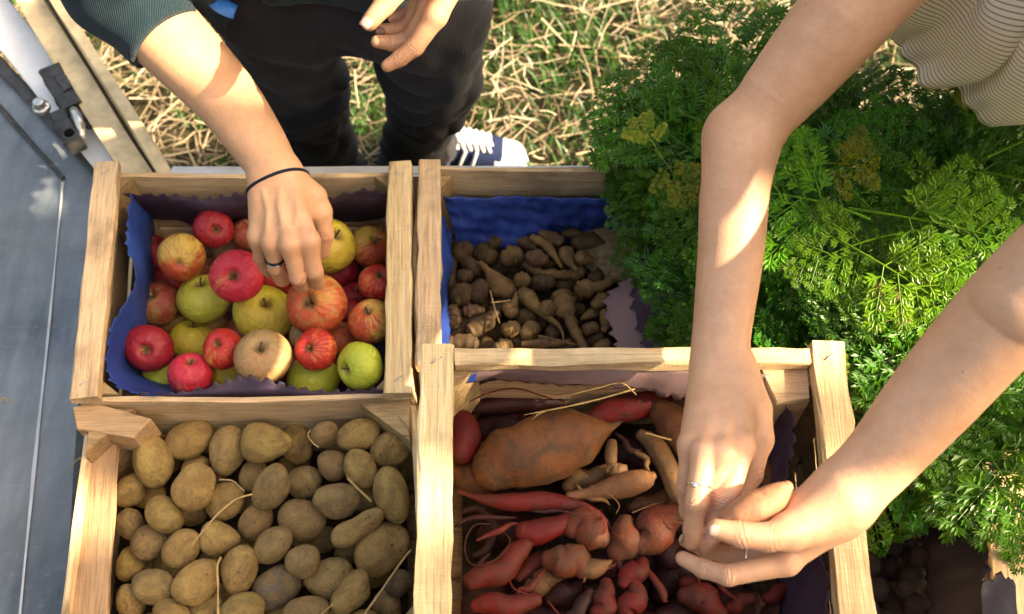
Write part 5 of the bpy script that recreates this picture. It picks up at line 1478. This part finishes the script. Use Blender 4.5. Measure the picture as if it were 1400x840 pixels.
extra(8, 1190, 300, .945, (-.7, .25, .1), FR2[0], 1.0); extra(8, 1160, 285, .945, (.9, -.25, .05), FR2[1], 1.0); extra(8, 1150, 330, .94, (.7, -.6, .0), FR2[2], .9); extra(8, 1225, 320, .93, (-.9, -.2, .0), FR2[0], .8)  # lighter leaf colour here imitates sunlit flecks on the heap
extra(10, 1350, 215, .94, (.7, .3, .1), FR2[1], 1.0); extra(10, 1345, 235, .94, (.8, -.4, .1), FR2[2], .9)  # lighter fronds standing in for sun flecks past the shirt
extra(11, 1100, 470, .90, (.3, -.5, .1), FRY[1], .35)
extra(12, 1200, 425, .925, (.2, .6, .1), FRB, .5); extra(12, 1210, 440, .925, (.5, .2, .1), FRB, .4)
extra(2, 905, 215, .87, (-.3, .5, .1), FRY[0], .4)
# carrot roots peeping out behind the raised crate
CARROT = m_tuber('dry_brown_carrot_skin', (0.30, 0.14, 0.055), (0.22, 0.10, 0.04), (0.10, 0.055, 0.03), .6, .7)
for i, (a, b2, r) in enumerate((((1148, 548), (1200, 556), .0065), ((1150, 562), (1205, 571), .0060), ((1150, 577), (1196, 588), .0055))):
    p, q = at(*a, .76), at(*b2, .765)
    V, F = loft([p, (p + q) / 2 + [0, 0, .002], q], [r * .7, r, r * .9], 14, 12, 60 + i, .12, 150)
    tag(obj('carrot', V, F, CARROT, None), 'brown earthy carrot root poking out behind the raised crate', 'carrot', 'carrot roots behind the raised crate')
# single leaf sprig hanging on the side board
spr = empty('leaf_sprig', at(1385, 690, .76)); tag(spr, 'lone dark carrot leaf sprig lying on the pale side board', 'leaf')
frond_at(spr, at(1382, 640, .775), (-.1, -1, -.12), (0, -.3, 1), FR[0], .55)
frond_at(spr, at(1376, 665, .772), (.1, -1, -.1), (0, -.3, 1), FR[1], .4)

# ------------------------------------------------------------------ people
def nail(p, d, n, w, l, mat, parent):
    """curved finger nail plate lying on the finger"""
    d = nrm(d); n = nrm(np.asarray(n, float) - d * (np.asarray(n, float) @ d)); s = np.cross(n, d)
    V = []
    nu, nv = 7, 6
    for i in range(nu):
        for j in range(nv):
            a = (i / (nu - 1) - .5) * 2; b = (j / (nv - 1) - .5) * 2
            e = math.sqrt(max(0, 1 - (abs(b) ** 3) * .45))
            V.append(p + s * a * w * e + d * b * l - n * (a * a * w * .42) + n * .0003)
    F = [(i * nv + j, (i + 1) * nv + j, (i + 1) * nv + j + 1, i * nv + j + 1) for i in range(nu - 1) for j in range(nv - 1)]
    V = np.array(V) - np.array(parent.parent.location)
    o = link('nail', make_mesh('nail', V, F, mat), parent)
    sm = o.modifiers.new('thickness', 'SOLIDIFY'); sm.thickness = .0007; sm.offset = 0
    return o

def ring_band(parent, B, c, axis, r, mat, name='ring', sides=10, lift=.0004, up=(0, 0, 1), cap=.06):
    axis = nrm(axis); u = nrm(np.cross(axis, np.asarray(up, float))); v = np.cross(axis, u)
    n, V, F = 40, [], []
    for i in range(n):
        a = 2 * math.pi * i / n
        e = u * math.cos(a) + v * math.sin(a)
        R = min(cap, B.girth(c, e)) + lift
        for j in range(sides):
            b = 2 * math.pi * j / sides
            V.append(np.asarray(c) + e * (R + r * .6 * math.cos(b)) + axis * r * math.sin(b))
    F = [(i * sides + j, ((i + 1) % n) * sides + j, ((i + 1) % n) * sides + (j + 1) % sides, i * sides + (j + 1) % sides) for i in range(n) for j in range(sides)]
    V = np.array(V) - np.array(parent.location)
    return link(name, make_mesh(name, V, F, mat), parent)

JOINTS = []
def finger(B, pts, radii):
    """pts: pixel x, pixel y, height; knuckle, middle joint, end joint, tip"""
    P = [at(*p) for p in pts]
    B.chain(P, radii)
    for i, q in enumerate(P):
        if 0 < i < len(P) - 1: JOINTS.append((q, nrm(P[i + 1] - P[i - 1]), radii[i]))
    JOINTS.append((P[-1], None, radii[-1]))
    return P

def skin_attrs(me, V, knuckles=()):
    fl = np.zeros(len(V)); cr = np.zeros(len(V))
    for q, d, r in JOINTS:
        e = V - q; dist2 = (e * e).sum(1)
        if d is None:
            fl += .9 * np.exp(-dist2 / (r * 1.2) ** 2)
        else:
            fl += .55 * np.exp(-dist2 / (r * 1.5) ** 2)
            s = e @ d
            cr += -np.exp(-dist2 / (r * 1.45) ** 2) * (.5 + .5 * np.cos(s / .0026 * 6.283)) * np.exp(-(s / .0062) ** 2)
    for q in knuckles:
        dist2 = ((V - q) ** 2).sum(1); fl += .6 * np.exp(-dist2 / .013 ** 2)
    add_attr(me, 'flush', np.clip(fl, 0, 1)); add_attr(me, 'crease', cr)

def join_bodies(root, name, pieces, mat, knuckles):
    V, F = merge(pieces)
    me = make_mesh(name, V - np.array(root.location), F, mat)
    skin_attrs(me, V, knuckles)
    return link(name, me, root)

# ================= the man: right hand picking an apple, left hand hanging
man = empty('person', (-.22, 1.30, 0.0))
tag(man, 'person in teal sweater and charcoal corduroys reaching into the apple crate', 'person')
JOINTS.clear(); KN = []
B = Body(.014, .008)
wr = at(371, 234, .878)
B.path([at(165, -10, .958), at(225, 55, .928), at(300, 133, .902), at(345, 195, .886), wr], [.043, .040, .0335, .028, .0245])
B.path([at(178, -22, .955), at(240, 45, .922), at(314, 124, .897), at(357, 187, .884), at(380, 228, .876)], [.040, .037, .030, .0255, .022])
mc = {'p': (354, 322, .846), 'r': (373, 331, .853), 'm': (397, 333, .860), 'i': (422, 329, .858)}
for k, off in (('p', -14), ('r', -5), ('m', 5), ('i', 15)):
    a = at(371 + off, 240 - off * .45, .876); b = at(*mc[k]); KN.append(b)
    B.cone(a, b, .0158, .0108, .009)
    B.cone(a - [0, 0, .012], b - [0, 0, .012], .014, .010, .009)
    m1 = a * .25 + b * .75
    B.cone(a * .55 + b * .45 + [0, -.001, .0105], b + [0, -.001, .0045], .0024, .0030, .006)   # tendon
    B.cone(b + [0, 0, .0015], b + [0, 0, .0015], .0118, .0118, .006)
# veins of the back of the hand
for vv in ([(360, 262), (367, 288), (365, 312)], [(383, 258), (382, 283), (386, 305)], [(405, 262), (408, 288), (404, 306)]):
    B.path([B.surf(*q, .0009) for q in vv], [.0016, .0019, .0013], .005)
fp = finger(B, [(353, 326, .846), (356, 352, .815), (364, 368, .790), (370, 374, .765)], [.0092, .0082, .0074, .0066])
fr = finger(B, [(373, 334, .853), (377, 366, .822), (385, 382, .795), (388, 384, .765)], [.0100, .0093, .0084, .0072])
fm = finger(B, [(397, 336, .860), (407, 379, .825), (413, 390, .795), (411, 386, .765)], [.0102, .0096, .0088, .0076])
fi = finger(B, [(422, 332, .858), (430, 372, .826), (434, 386, .797), (432, 384, .768)], [.0104, .0098, .0088, .0076])
B.path([at(392, 246, .868), at(428, 270, .850), at(438, 290, .838)], [.020, .0165, .0125], .016)
ft = finger(B, [(438, 290, .838), (444, 322, .815), (441, 346, .790)], [.0122, .0105, .0080])
piece1 = B.mesh(.0018); BR = B
# left hand, relaxed, fingers curled under the thumb
B = Body(.014, .006)
B.path([at(735, -260, 1.17), at(680, -150, 1.14), at(626, -62, 1.105)], [.040, .033, .026])
for a, b in (((636, -60, 1.10), (596, 22, 1.062)), ((622, -55, 1.10), (586, 10, 1.052)), ((612, -50, 1.095), (580, 0, 1.042)), ((604, -45, 1.09), (578, -8, 1.034))):
    B.cone(at(*a), at(*b), .0155, .0115, .012); KN.append(at(*b))
finger(B, [(596, 22, 1.062), (567, 64, 1.036), (547, 80, 1.026), (530, 90, 1.020)], [.0112, .0098, .0084, .0068])
finger(B, [(586, 12, 1.052), (562, 54, 1.022), (538, 59, 1.018), (516, 57, 1.020)], [.0110, .0098, .0086, .0070])
finger(B, [(580, 0, 1.042), (560, 36, 1.012), (540, 42, 1.012), (523, 41, 1.014)], [.0105, .0095, .0082, .0068])
finger(B, [(578, -8, 1.034), (562, 18, 1.005), (548, 24, 1.006), (538, 25, 1.008)], [.0095, .0085, .0075, .0062])
B.path([at(612, -60, 1.105), at(572, -48, 1.10), at(552, -24, 1.092)], [.020, .0165, .0125], .016)
tl = finger(B, [(552, -24, 1.092), (526, 6, 1.084), (505, 31, 1.078)], [.0125, .0108, .0086])
piece2 = B.mesh(.0018)
# rest of the body, under the clothes and out of view
def figure(hip, chest, neck, head, sh_r, el_r, sh_l, el_l, feet, knees, s=1.0):
    C = Body(.05)
    hip, chest, neck, head = [np.asarray(q, float) for q in (hip, chest, neck, head)]
    side = nrm(np.asarray(sh_l) - np.asarray(sh_r))
    for k in (-1, 1):
        C.cone(hip + side * k * .065 * s, chest + side * k * .075 * s, .095 * s, .10 * s)
        C.cone(chest + side * k * .075 * s, neck + side * k * .06 * s, .10 * s, .05 * s)
    C.cone(neck, head, .052 * s, .058 * s)
    f = nrm(head - neck)
    C.cone(head + f * .05, head + f * .12, .072, .088, .03)
    for sh, el in ((sh_r, el_r), (sh_l, el_l)):
        C.cone(sh, el, .046 * s, .038 * s)
    for kn, ft in zip(knees, feet):
        h = hip + side * (.085 if np.dot(np.asarray(kn) - hip, side) > 0 else -.085) * s - [0, 0, .03]
        C.cone(h, kn, .075 * s, .050 * s); C.cone(kn, ft, .050 * s, .036 * s)
    return C
LEGL = [(385, 0, 1.42), (392, 40, 1.50), (402, 105, 1.70), (423, 149, 1.90), (429, 190, 2.07), (444, 238, 2.28)]
LEGR = [(572, 0, 1.42), (582, 40, 1.50), (590, 105, 1.70), (581, 155, 1.92), (572, 190, 2.08), (568, 226, 2.25)]
def atw(px, py, w): return CP + (FW + RT * (px - 700) / FPX + UP * (420 - py) / FPX) * w
PL = [atw(*q) for q in LEGL]; PR_ = [atw(*q) for q in LEGR]
hipm = np.array([-.225, 1.07, .90])
C = figure(hipm, (-.24, 1.0, 1.20), (-.24, .93, 1.40), (-.24, .86, 1.47), np.array([-.42, .97, 1.33]), at(165, -10, .958), np.array([-.05, .97, 1.33]), at(735, -260, 1.17), [PL[-1] - [0, 0, .03], PR_[-1] - [0, 0, .03]], [PL[2] + [0, .02, 0], PR_[2] + [0, .02, 0]])
piece3 = C.mesh(.014)
body = join_bodies(man, 'body', [piece1, piece2, piece3], SKIN_M, KN)
nail(at(505, 31, 1.078) + nrm([-.1, -.55, .83]) * .0084, tl[-1] - tl[-2], (-.1, -.55, .83), .0062, .0072, NAIL, body)
nail(at(522, 44, 1.014) + nrm([-.2, -.5, .8]) * .0060, (-1, .0, .05), (-.1, -.5, .83), .0042, .0046, NAIL_D, body)
nail(ft[-1] + np.array([.0035, -.002, .0068]), ft[-1] - ft[-2], (.6, -.2, .75), .0050, .0060, NAIL, body)
# ring: a black band with a silver edge
rc = fr[0] * .30 + fr[1] * .70; rd = nrm(fr[1] - fr[0])
ring_band(man, BR, rc - rd * .0012, rd, .0020, BLACK_RING, cap=.0115)
ring_band(man, BR, rc + rd * .0014, rd, .0011, SILVER, cap=.0115)
wc = (BR.surf(341, 252, .006) + BR.surf(405, 226, .006)) / 2 - [0, .004, .012]
ring_band(man, BR, wc, nrm(np.cross(at(407, 224, .884) - at(339, 255, .868), np.array([0, -.30, .95]))), .0019, ELASTIC, 'wrist_band', 10, .0006)

# sweater
S = Body(.045)
for k in (-1, 1):
    S.cone(np.array([-.235 + k * .075, 1.065, .93]), np.array([-.24 + k * .085, 1.0, 1.2]), .125, .125)
    S.cone(np.array([-.24 + k * .085, 1.0, 1.2]), np.array([-.24 + k * .10, .95, 1.36]), .125, .075)
S.cone(np.array([-.39, .97, 1.34]), at(158, -22, .964), .075, .060)
S.path([at(158, -22, .964), at(205, 32, .940), at(240, 68, .926)], [.060, .050, .0485], .02)
S.cone(np.array([-.09, .97, 1.34]), at(735, -260, 1.17), .075, .056)
S.cone(at(735, -260, 1.17), at(672, -140, 1.138), .054, .045)
fa = at(228, 53, .93)
fd = nrm(at(300, 133, .902) - at(165, -10, .958))
S.disp = lambda P: (.0035 * np.sin(P[:, 2] * 95 + 3 * np.sin(P[:, 0] * 30) + P[:, 1] * 40) * np.clip((P[:, 2] - .95) * 8, .15, 1)).astype(np.float32)
SB = S.f
def sweater_f(P):
    d = SB(P)
    near = np.linalg.norm(P - fa.astype(np.float32), axis=1) < .12
    c1 = (P - fa.astype(np.float32)) @ fd.astype(np.float32)
    d = np.where(near, np.maximum(d, c1), d)
    hem = .925 + .010 * np.sin(P[:, 0] * 16) + .03 * (P[:, 0] + .25)
    return np.maximum(d, np.where(near, -1, hem - P[:, 2]).astype(np.float32))
S.f = sweater_f
V, F = S.mesh(.0045)
link('sweater', make_mesh('sweater', V - np.array(man.location), F, KNIT), man)
# trousers with creases round knee and ankle
T = Body(.05)
def wpx(px_w, w): return px_w / 2 / FPX * w
T.path(PL, [wpx(158, 1.42), wpx(150, 1.5), wpx(134, 1.7), wpx(101, 1.9), wpx(98, 2.07), wpx(106, 2.28)], .03)
T.path(PR_, [wpx(158, 1.42), wpx(146, 1.5), wpx(124, 1.7), wpx(99, 1.92), wpx(92, 2.08), wpx(90, 2.25)], .03)
for k in (-1, 1):
    T.cone(hipm + [k * .075, .0, -.03], hipm + [k * .07, 0, .10], .108, .10, .05)
def folds(P):
    z = P[:, 2]
    a = np.sin(z * 70 + 6 * P[:, 0] + 2.2 * np.sin(P[:, 0] * 22 + z * 9) + 30 * (P[:, 1] - 1.1))
    kz = np.exp(-((z - .50) / .10) ** 2) + 1.2 * np.exp(-((z - .12) / .13) ** 2) + .5 * np.exp(-((z - .80) / .06) ** 2)
    b = np.sin(z * 26 - 24 * P[:, 0] + 1.5 * np.sin(P[:, 0] * 37))
    return (-.0045 * a * kz - .0045 * b - .007 * wob(P, 14, 5, 6) - .0055 * np.abs(wob(P, 30, 8, 6))).astype(np.float32)
T.disp = folds
V, F = T.mesh(.0055)
link('trousers', make_mesh('trousers', V - np.array(man.location), F, CORD), man)
# bright blue strap end at the hip
V, F = loft([at(283, -18, .935), at(296, 2, .935), at(310, 12, .932), at(322, 17, .928)], [.010, .0105, .010, .009], 16, 12, 1, 0, 1, 0, 1, .45, nrm([0, -.6, .8]))
link('strap', make_mesh('strap', V - np.array(man.location), F, BLUE_STRAP), man)
# canvas shoes
def shoe(ank, d, flip=1):
    d = nrm([d[0], d[1], 0]); s = np.array([-d[1], d[0], 0]); a = np.array([ank[0], ank[1], 0])
    up = np.array([0, 0, 1.0])
    U = Body(.03)
    U.path([a - d * .055 + up * .055, a + d * .03 + up * .060, a + d * .10 + up * .050, a + d * .15 + up * .042], [.037, .042, .040, .036])
    U.cone(a - d * .01 + up * .06, a - d * .02 + up * .11, .044, .042)
    U.cut(a + up * .022, -up)
    U.cut(a + d * .152, d)
    V, F = U.mesh(.004)
    sh = link('shoe', make_mesh('shoe', V - np.array(man.location), F, NAVY_CANVAS), man)
    K = Body(.03)
    K.path([a + d * .128 + up * .038, a + d * .165 + up * .036], [.042, .036]); K.cut(a + up * .022, -up); K.cut(a + d * .132, -d)
    V, F = K.mesh(.0035)
    link('toe_cap', make_mesh('toe_cap', V - np.array(man.location), F, WHITE_RUBBER), sh)
    K = Body(.03)
    K.path([a - d * .055 + up * .015, a + d * .03 + up * .015, a + d * .12 + up * .015, a + d * .168 + up * .015], [.041, .044, .046, .038])
    K.cut(a + up * .028, up); K.cut(a + up * .004, -up)
    V, F = K.mesh(.0035)
    link('sole', make_mesh('sole', V - np.array(man.location), F, WHITE_RUBBER), sh)
    for i in range(6):
        c = a + d * (.052 + .0135 * i) + up * (.107 - .0030 * i)
        w = .024 - .001 * i
        V, F = loft([c - s * w * 1.25 - up * .016 + d * .006, c - s * w * .7, c + d * .003 + up * .003, c + s * w * .7, c + s * w * 1.25 - up * .016 - d * .004], [.0042, .0046, .005, .0046, .0042], 16, 7)
        link('lace', make_mesh('lace', V - np.array(man.location), F, WHITE_LACE), sh)
        if i < 3:
            V, F = loft([c - s * .046 - up * .062 + d * (.012 * i - .02), c - s * .045 - up * .035 + d * (.012 * i - .012), c - s * .034 - up * .012 + d * .01 * i], [.0035] * 3, 10, 7)
            link('stripe', make_mesh('stripe', V - np.array(man.location), F, WHITE_RUBBER), sh)
        V, F = loft([c - s * w * .8 + d * .010 - up * .004, c + up * .005, c + s * w * .8 - d * .008 - up * .004], [.0035, .004, .0035], 10, 7)
        link('lace', make_mesh('lace', V - np.array(man.location), F, WHITE_LACE), sh)
shoe(PR_[-1] + np.array([.035, .045, 0]), (1.0, -.06))
shoe(PL[-1], (-.7, -.75))

# ================= the woman: both hands over the sweet potatoes
woman = empty('person', (.80, 1.05, 0.0))
tag(woman, 'bare armed person in a cream striped shirt holding a small sweet potato', 'person')
JOINTS.clear(); KN = []
B = Body(.013, .007)
sh_r = np.array([.380, .745, 1.285])
wr = at(988, 488, 1.012)
B.path([sh_r, at(1180, -8, 1.205), at(1095, 92, 1.150), at(1032, 172, 1.110), at(1012, 240, 1.085), at(1003, 330, 1.055), at(992, 430, 1.025), wr], [.045, .0415, .0365, .0295, .0270, .0255, .0225, .0205], .02)
B.path([at(1018, 190, 1.10), at(1000, 260, 1.075), at(996, 350, 1.045), at(985, 440, 1.022), at(975, 490, 1.012)], [.0235, .0245, .0235, .0200, .0182], .02)
B.cone(at(1000, 185, 1.095), at(1004, 200, 1.095), .023, .022, .025)     # point of the elbow
mc = {'i': (1016, 608, 1.040), 'm': (990, 618, 1.046), 'r': (964, 617, 1.044), 'p': (946, 606, 1.034)}
for k, off in (('p', -20), ('r', -8), ('m', 5), ('i', 18)):
    a = at(988 + off, 505, 1.012); b = at(*mc[k]); KN.append(b)
    B.cone(a, b, .0142, .0094, .008)
    B.cone(a - [0, 0, .009], b - [0, 0, .010], .0136, .0094, .008)
    B.cone(a * .5 + b * .5 + [0, -.001, .0085], b + [0, -.001, .0035], .0021, .0026, .006)
    B.cone(b, b, .0105, .0105, .006)
f_i = finger(B, [(1012, 615, 1.040), (991, 686, 1.032), (974, 728, 1.012), (965, 750, .998)], [.0108, .0098, .0082, .0068])
f_m = finger(B, [(988, 622, 1.046), (972, 690, 1.022), (960, 728, 1.000), (956, 740, .985)], [.0104, .0094, .0078, .0064])
f_r = finger(B, [(962, 622, 1.044), (952, 688, 1.034), (947, 724, 1.014), (946, 744, 1.000)], [.0102, .0092, .0076, .0063])
f_p = finger(B, [(945, 612, 1.034), (938, 668, 1.014), (941, 700, .996), (946, 716, .982)], [.0092, .0080, .0070, .0058])
B.path([at(1005, 510, 1.008), at(1030, 560, 1.008), at(1036, 600, 1.006)], [.018, .0165, .0130], .016)
f_t = finger(B, [(1036, 602, 1.006), (1026, 650, 1.002), (1010, 682, .998)], [.0118, .0100, .0078])
piece1 = B.mesh(.0016); BR = B
# left arm and cupped hand
B = Body(.013, .006)
sh_l = np.array([.63, .57, 1.30])
B.path([sh_l, at(1452, 372, 1.195), at(1380, 438, 1.165), at(1290, 545, 1.115), at(1215, 630, 1.075), at(1168, 676, 1.055)], [.045, .036, .0320, .0270, .0225, .0210], .02)
B.path([at(1440, 350, 1.19), at(1370, 415, 1.16), at(1272, 520, 1.112), at(1200, 612, 1.073), at(1152, 662, 1.052)], [.029, .0275, .0245, .0210, .0190], .02)
# palm: heel, thumb mound, metacarpals running to the left
B.cone(at(1150, 682, 1.050), at(1098, 700, 1.040), .0235, .0175, .016)
B.cone(at(1140, 700, 1.050), at(1078, 728, 1.058), .0215, .0150, .016)      # thumb mound
for a, b in (((1140, 715, 1.045), (1076, 768, 1.030)), ((1135, 705, 1.038), (1072, 752, 1.012)), ((1132, 690, 1.032), (1070, 730, 1.000)), ((1128, 672, 1.028), (1072, 705, .995))):
    B.cone(at(*a), at(*b), .0145, .0094, .009); KN.append(at(*b))
g_t = finger(B, [(1078, 728, 1.060), (1050, 735, 1.070), (1012, 731, 1.078), (980, 723, 1.082)], [.0132, .0108, .0096, .0072])
g_i = finger(B, [(1076, 770, 1.030), (996, 787, 1.020), (962, 778, 1.010), (934, 764, 1.002)], [.0100, .0082, .0074, .0062])
g_m = finger(B, [(1072, 754, 1.012), (1014, 764, .990), (966, 752, .978), (938, 739, .976)], [.0098, .0080, .0072, .0062])
g_r = finger(B, [(1070, 732, 1.000), (1024, 742, .975), (988, 735, .970), (968, 725, .975)], [.0095, .0080, .0070, .0060])
g_p = finger(B, [(1072, 706, .995), (1036, 712, .975), (1010, 705, .975), (996, 698, .98)], [.0086, .0072, .0064, .0055])
piece2 = B.mesh(.0016); BL = B
hipw = np.array([.78, 1.0, .93])
C = figure(hipw, (.62, .80, 1.20), (.51, .60, 1.37), (.485, .50, 1.385), sh_r, at(1180, -8, 1.205), sh_l, at(1452, 372, 1.195), [(.80, 1.12, .05), (.92, 1.02, .05)], [(.77, 1.08, .48), (.89, .98, .48)], .86)
piece3 = C.mesh(.014)
wbody = join_bodies(woman, 'body', [piece1, piece2, piece3], SKIN_W, KN)
up = nrm([0, -.55, .83])
nail(f_i[-1] + up * .0064, f_i[-1] - f_i[-2], up, .0050, .0062, NAIL, wbody)
nail(f_r[-1] + up * .0060, f_r[-1] - f_r[-2], up, .0046, .0058, NAIL, wbody)
nail(g_t[-1] + nrm([-.15, -.7, .7]) * .0066, g_t[-1] - g_t[-2], (-.15, -.7, .7), .0050, .0062, NAIL, wbody)
nail(g_m[-1] + up * .0058, g_m[-1] - g_m[-2], up, .0044, .0052, NAIL_D, wbody)
rc = f_r[0] * .36 + f_r[1] * .64; rd = nrm(f_r[1] - f_r[0])
ring_band(woman, BR, rc, rd, .0011, SILVER, cap=.0105)
V, F = ICO3
link('ring_stone', make_mesh('ring_stone', V * .0021 + BR.surf(950, 664) - np.array(woman.location), F, SILVER), woman)
rc = g_m[0] * .22 + g_m[1] * .78
ring_band(woman, BL, rc, nrm(g_m[1] - g_m[0]), .0011, SILVER, cap=.0095)
# striped shirt: loose hem hanging below the bent torso
def shirt():
    z = .985
    front = [at(1470, 178, z), at(1400, 174, z), at(1362, 168, z), at(1335, 145, z), at(1312, 124, z), at(1280, 112, z + .004), at(1252, 96, z + .004), at(1215, 70, z + .012), at(1228, 20, z + .02)]
    back = [np.array(q) for q in ((.47, 1.02, 1.0), (.58, 1.10, 1.0), (.72, 1.14, .99), (.86, 1.10, .98), (.90, .98, .98), (.86, .86, .98))]
    ctrl = front + back
    nu, nv = 260, 46
    hem = catmull(ctrl + [ctrl[0]], nu)
    c1 = np.array([.50, .66, 1.36]); S_ = nrm([.245, -.18, 0]); Fd = np.array([-.6, -.8, 0]); Fd = nrm(Fd)
    axis = nrm(c1 - np.array([.66, .88, .98]))
    Fd2 = nrm(Fd - axis * (Fd @ axis))
    hc = hem.mean(axis=0)
    top = []
    for q in hem:
        e = q - hc; a = math.atan2(e @ Fd, e @ S_)
        top.append(c1 + S_ * .165 * math.cos(a) + Fd2 * .095 * math.sin(a))
    top = np.array(top)
    ln = np.concatenate([[0], np.cumsum(np.linalg.norm(np.diff(hem, axis=0), axis=1))])
    V, UV = [], []
    for i in range(nu):
        L = np.linalg.norm(top[i] - hem[i])
        t = hem[(i + 1) % nu] - hem[i - 1]; out = nrm(np.cross(t, np.array([0, 0, 1.0])))
        if out @ (hem[i] - hc) < 0: out = -out
        for j in range(nv):
            v = j / (nv - 1)
            s = v ** .9
            p = hem[i] * (1 - s) + top[i] * s + out * .045 * math.sin(math.pi * v) * .6
            am = (.0085 * (1 - v) + .003)
            x = ln[i] + .018 * math.sin(v * 5)
            p = p + out * am * (math.sin(x * 82) + .5 * math.sin(x * 151 + 1.7) + .6 * math.sin(x * 37 + 3))
            p = p + np.array([0, 0, .003 * math.sin(x * 82 + .8) * (1 - v)])
            V.append(p); UV.append((ln[i], v * L * 1.02))
    F = [(i * nv + j, ((i + 1) % nu) * nv + j, ((i + 1) % nu) * nv + j + 1, i * nv + j + 1) for i in range(nu - 1) for j in range(nv - 1)]
    me = make_mesh('shirt', np.array(V) - np.array(woman.location), F, STRIPE)
    uv = me.uv_layers.new(name='UVMap')
    for lp in me.loops: uv.data[lp.index].uv = UV[lp.vertex_index]
    o = link('shirt', me, woman)
    sm = o.modifiers.new('thickness', 'SOLIDIFY'); sm.thickness = .0012; sm.offset = -1
shirt()
for sh, el in ((sh_r, at(1180, -8, 1.205)), (sh_l, at(1452, 372, 1.195))):
    d = el - sh
    V, F = loft([sh - d * .15 + [0, 0, .01], sh + d * .15, sh + d * .42], [.052, .052, .052], 10, 28, 2, .03, 30)
    link('sleeve', make_mesh('sleeve', V - np.array(woman.location), F, STRIPE), woman)
J = Body(.05)
sidew = nrm(sh_l - sh_r)
for k, kn, ft in ((-1, (.77, 1.08, .48), (.80, 1.12, .05)), (1, (.89, .98, .48), (.92, 1.02, .05))):
    J.cone(hipw + sidew * k * .075, hipw + sidew * k * .065 + [0, 0, .08], .10, .09)
    J.cone(hipw + sidew * k * .08, kn, .09, .062); J.cone(kn, ft, .062, .048)
V, F = J.mesh(.012)
link('jeans', make_mesh('jeans', V - np.array(woman.location), F, JEANS), woman)
for who, hd, nk, ln_ in ((man, (-.24, .86, 1.47), (-.24, .93, 1.40), .10), (woman, (.485, .50, 1.385), (.51, .60, 1.37), .17)):
    hd, nk = np.array(hd), np.array(nk); f = nrm(hd - nk)
    H = Body(.03); H.cone(hd + f * .09 + [0, .012, .02], hd + f * .13 + [0, .012, .02], .090, .094)
    if who is woman: H.cone(hd + f * .06 + [.02, .10, .07], hd + f * .06 + [.02, .11, .09], .045, .045)
    V, F = H.mesh(.010); link('hair', make_mesh('hair', V - np.array(who.location), F, HAIR), who)
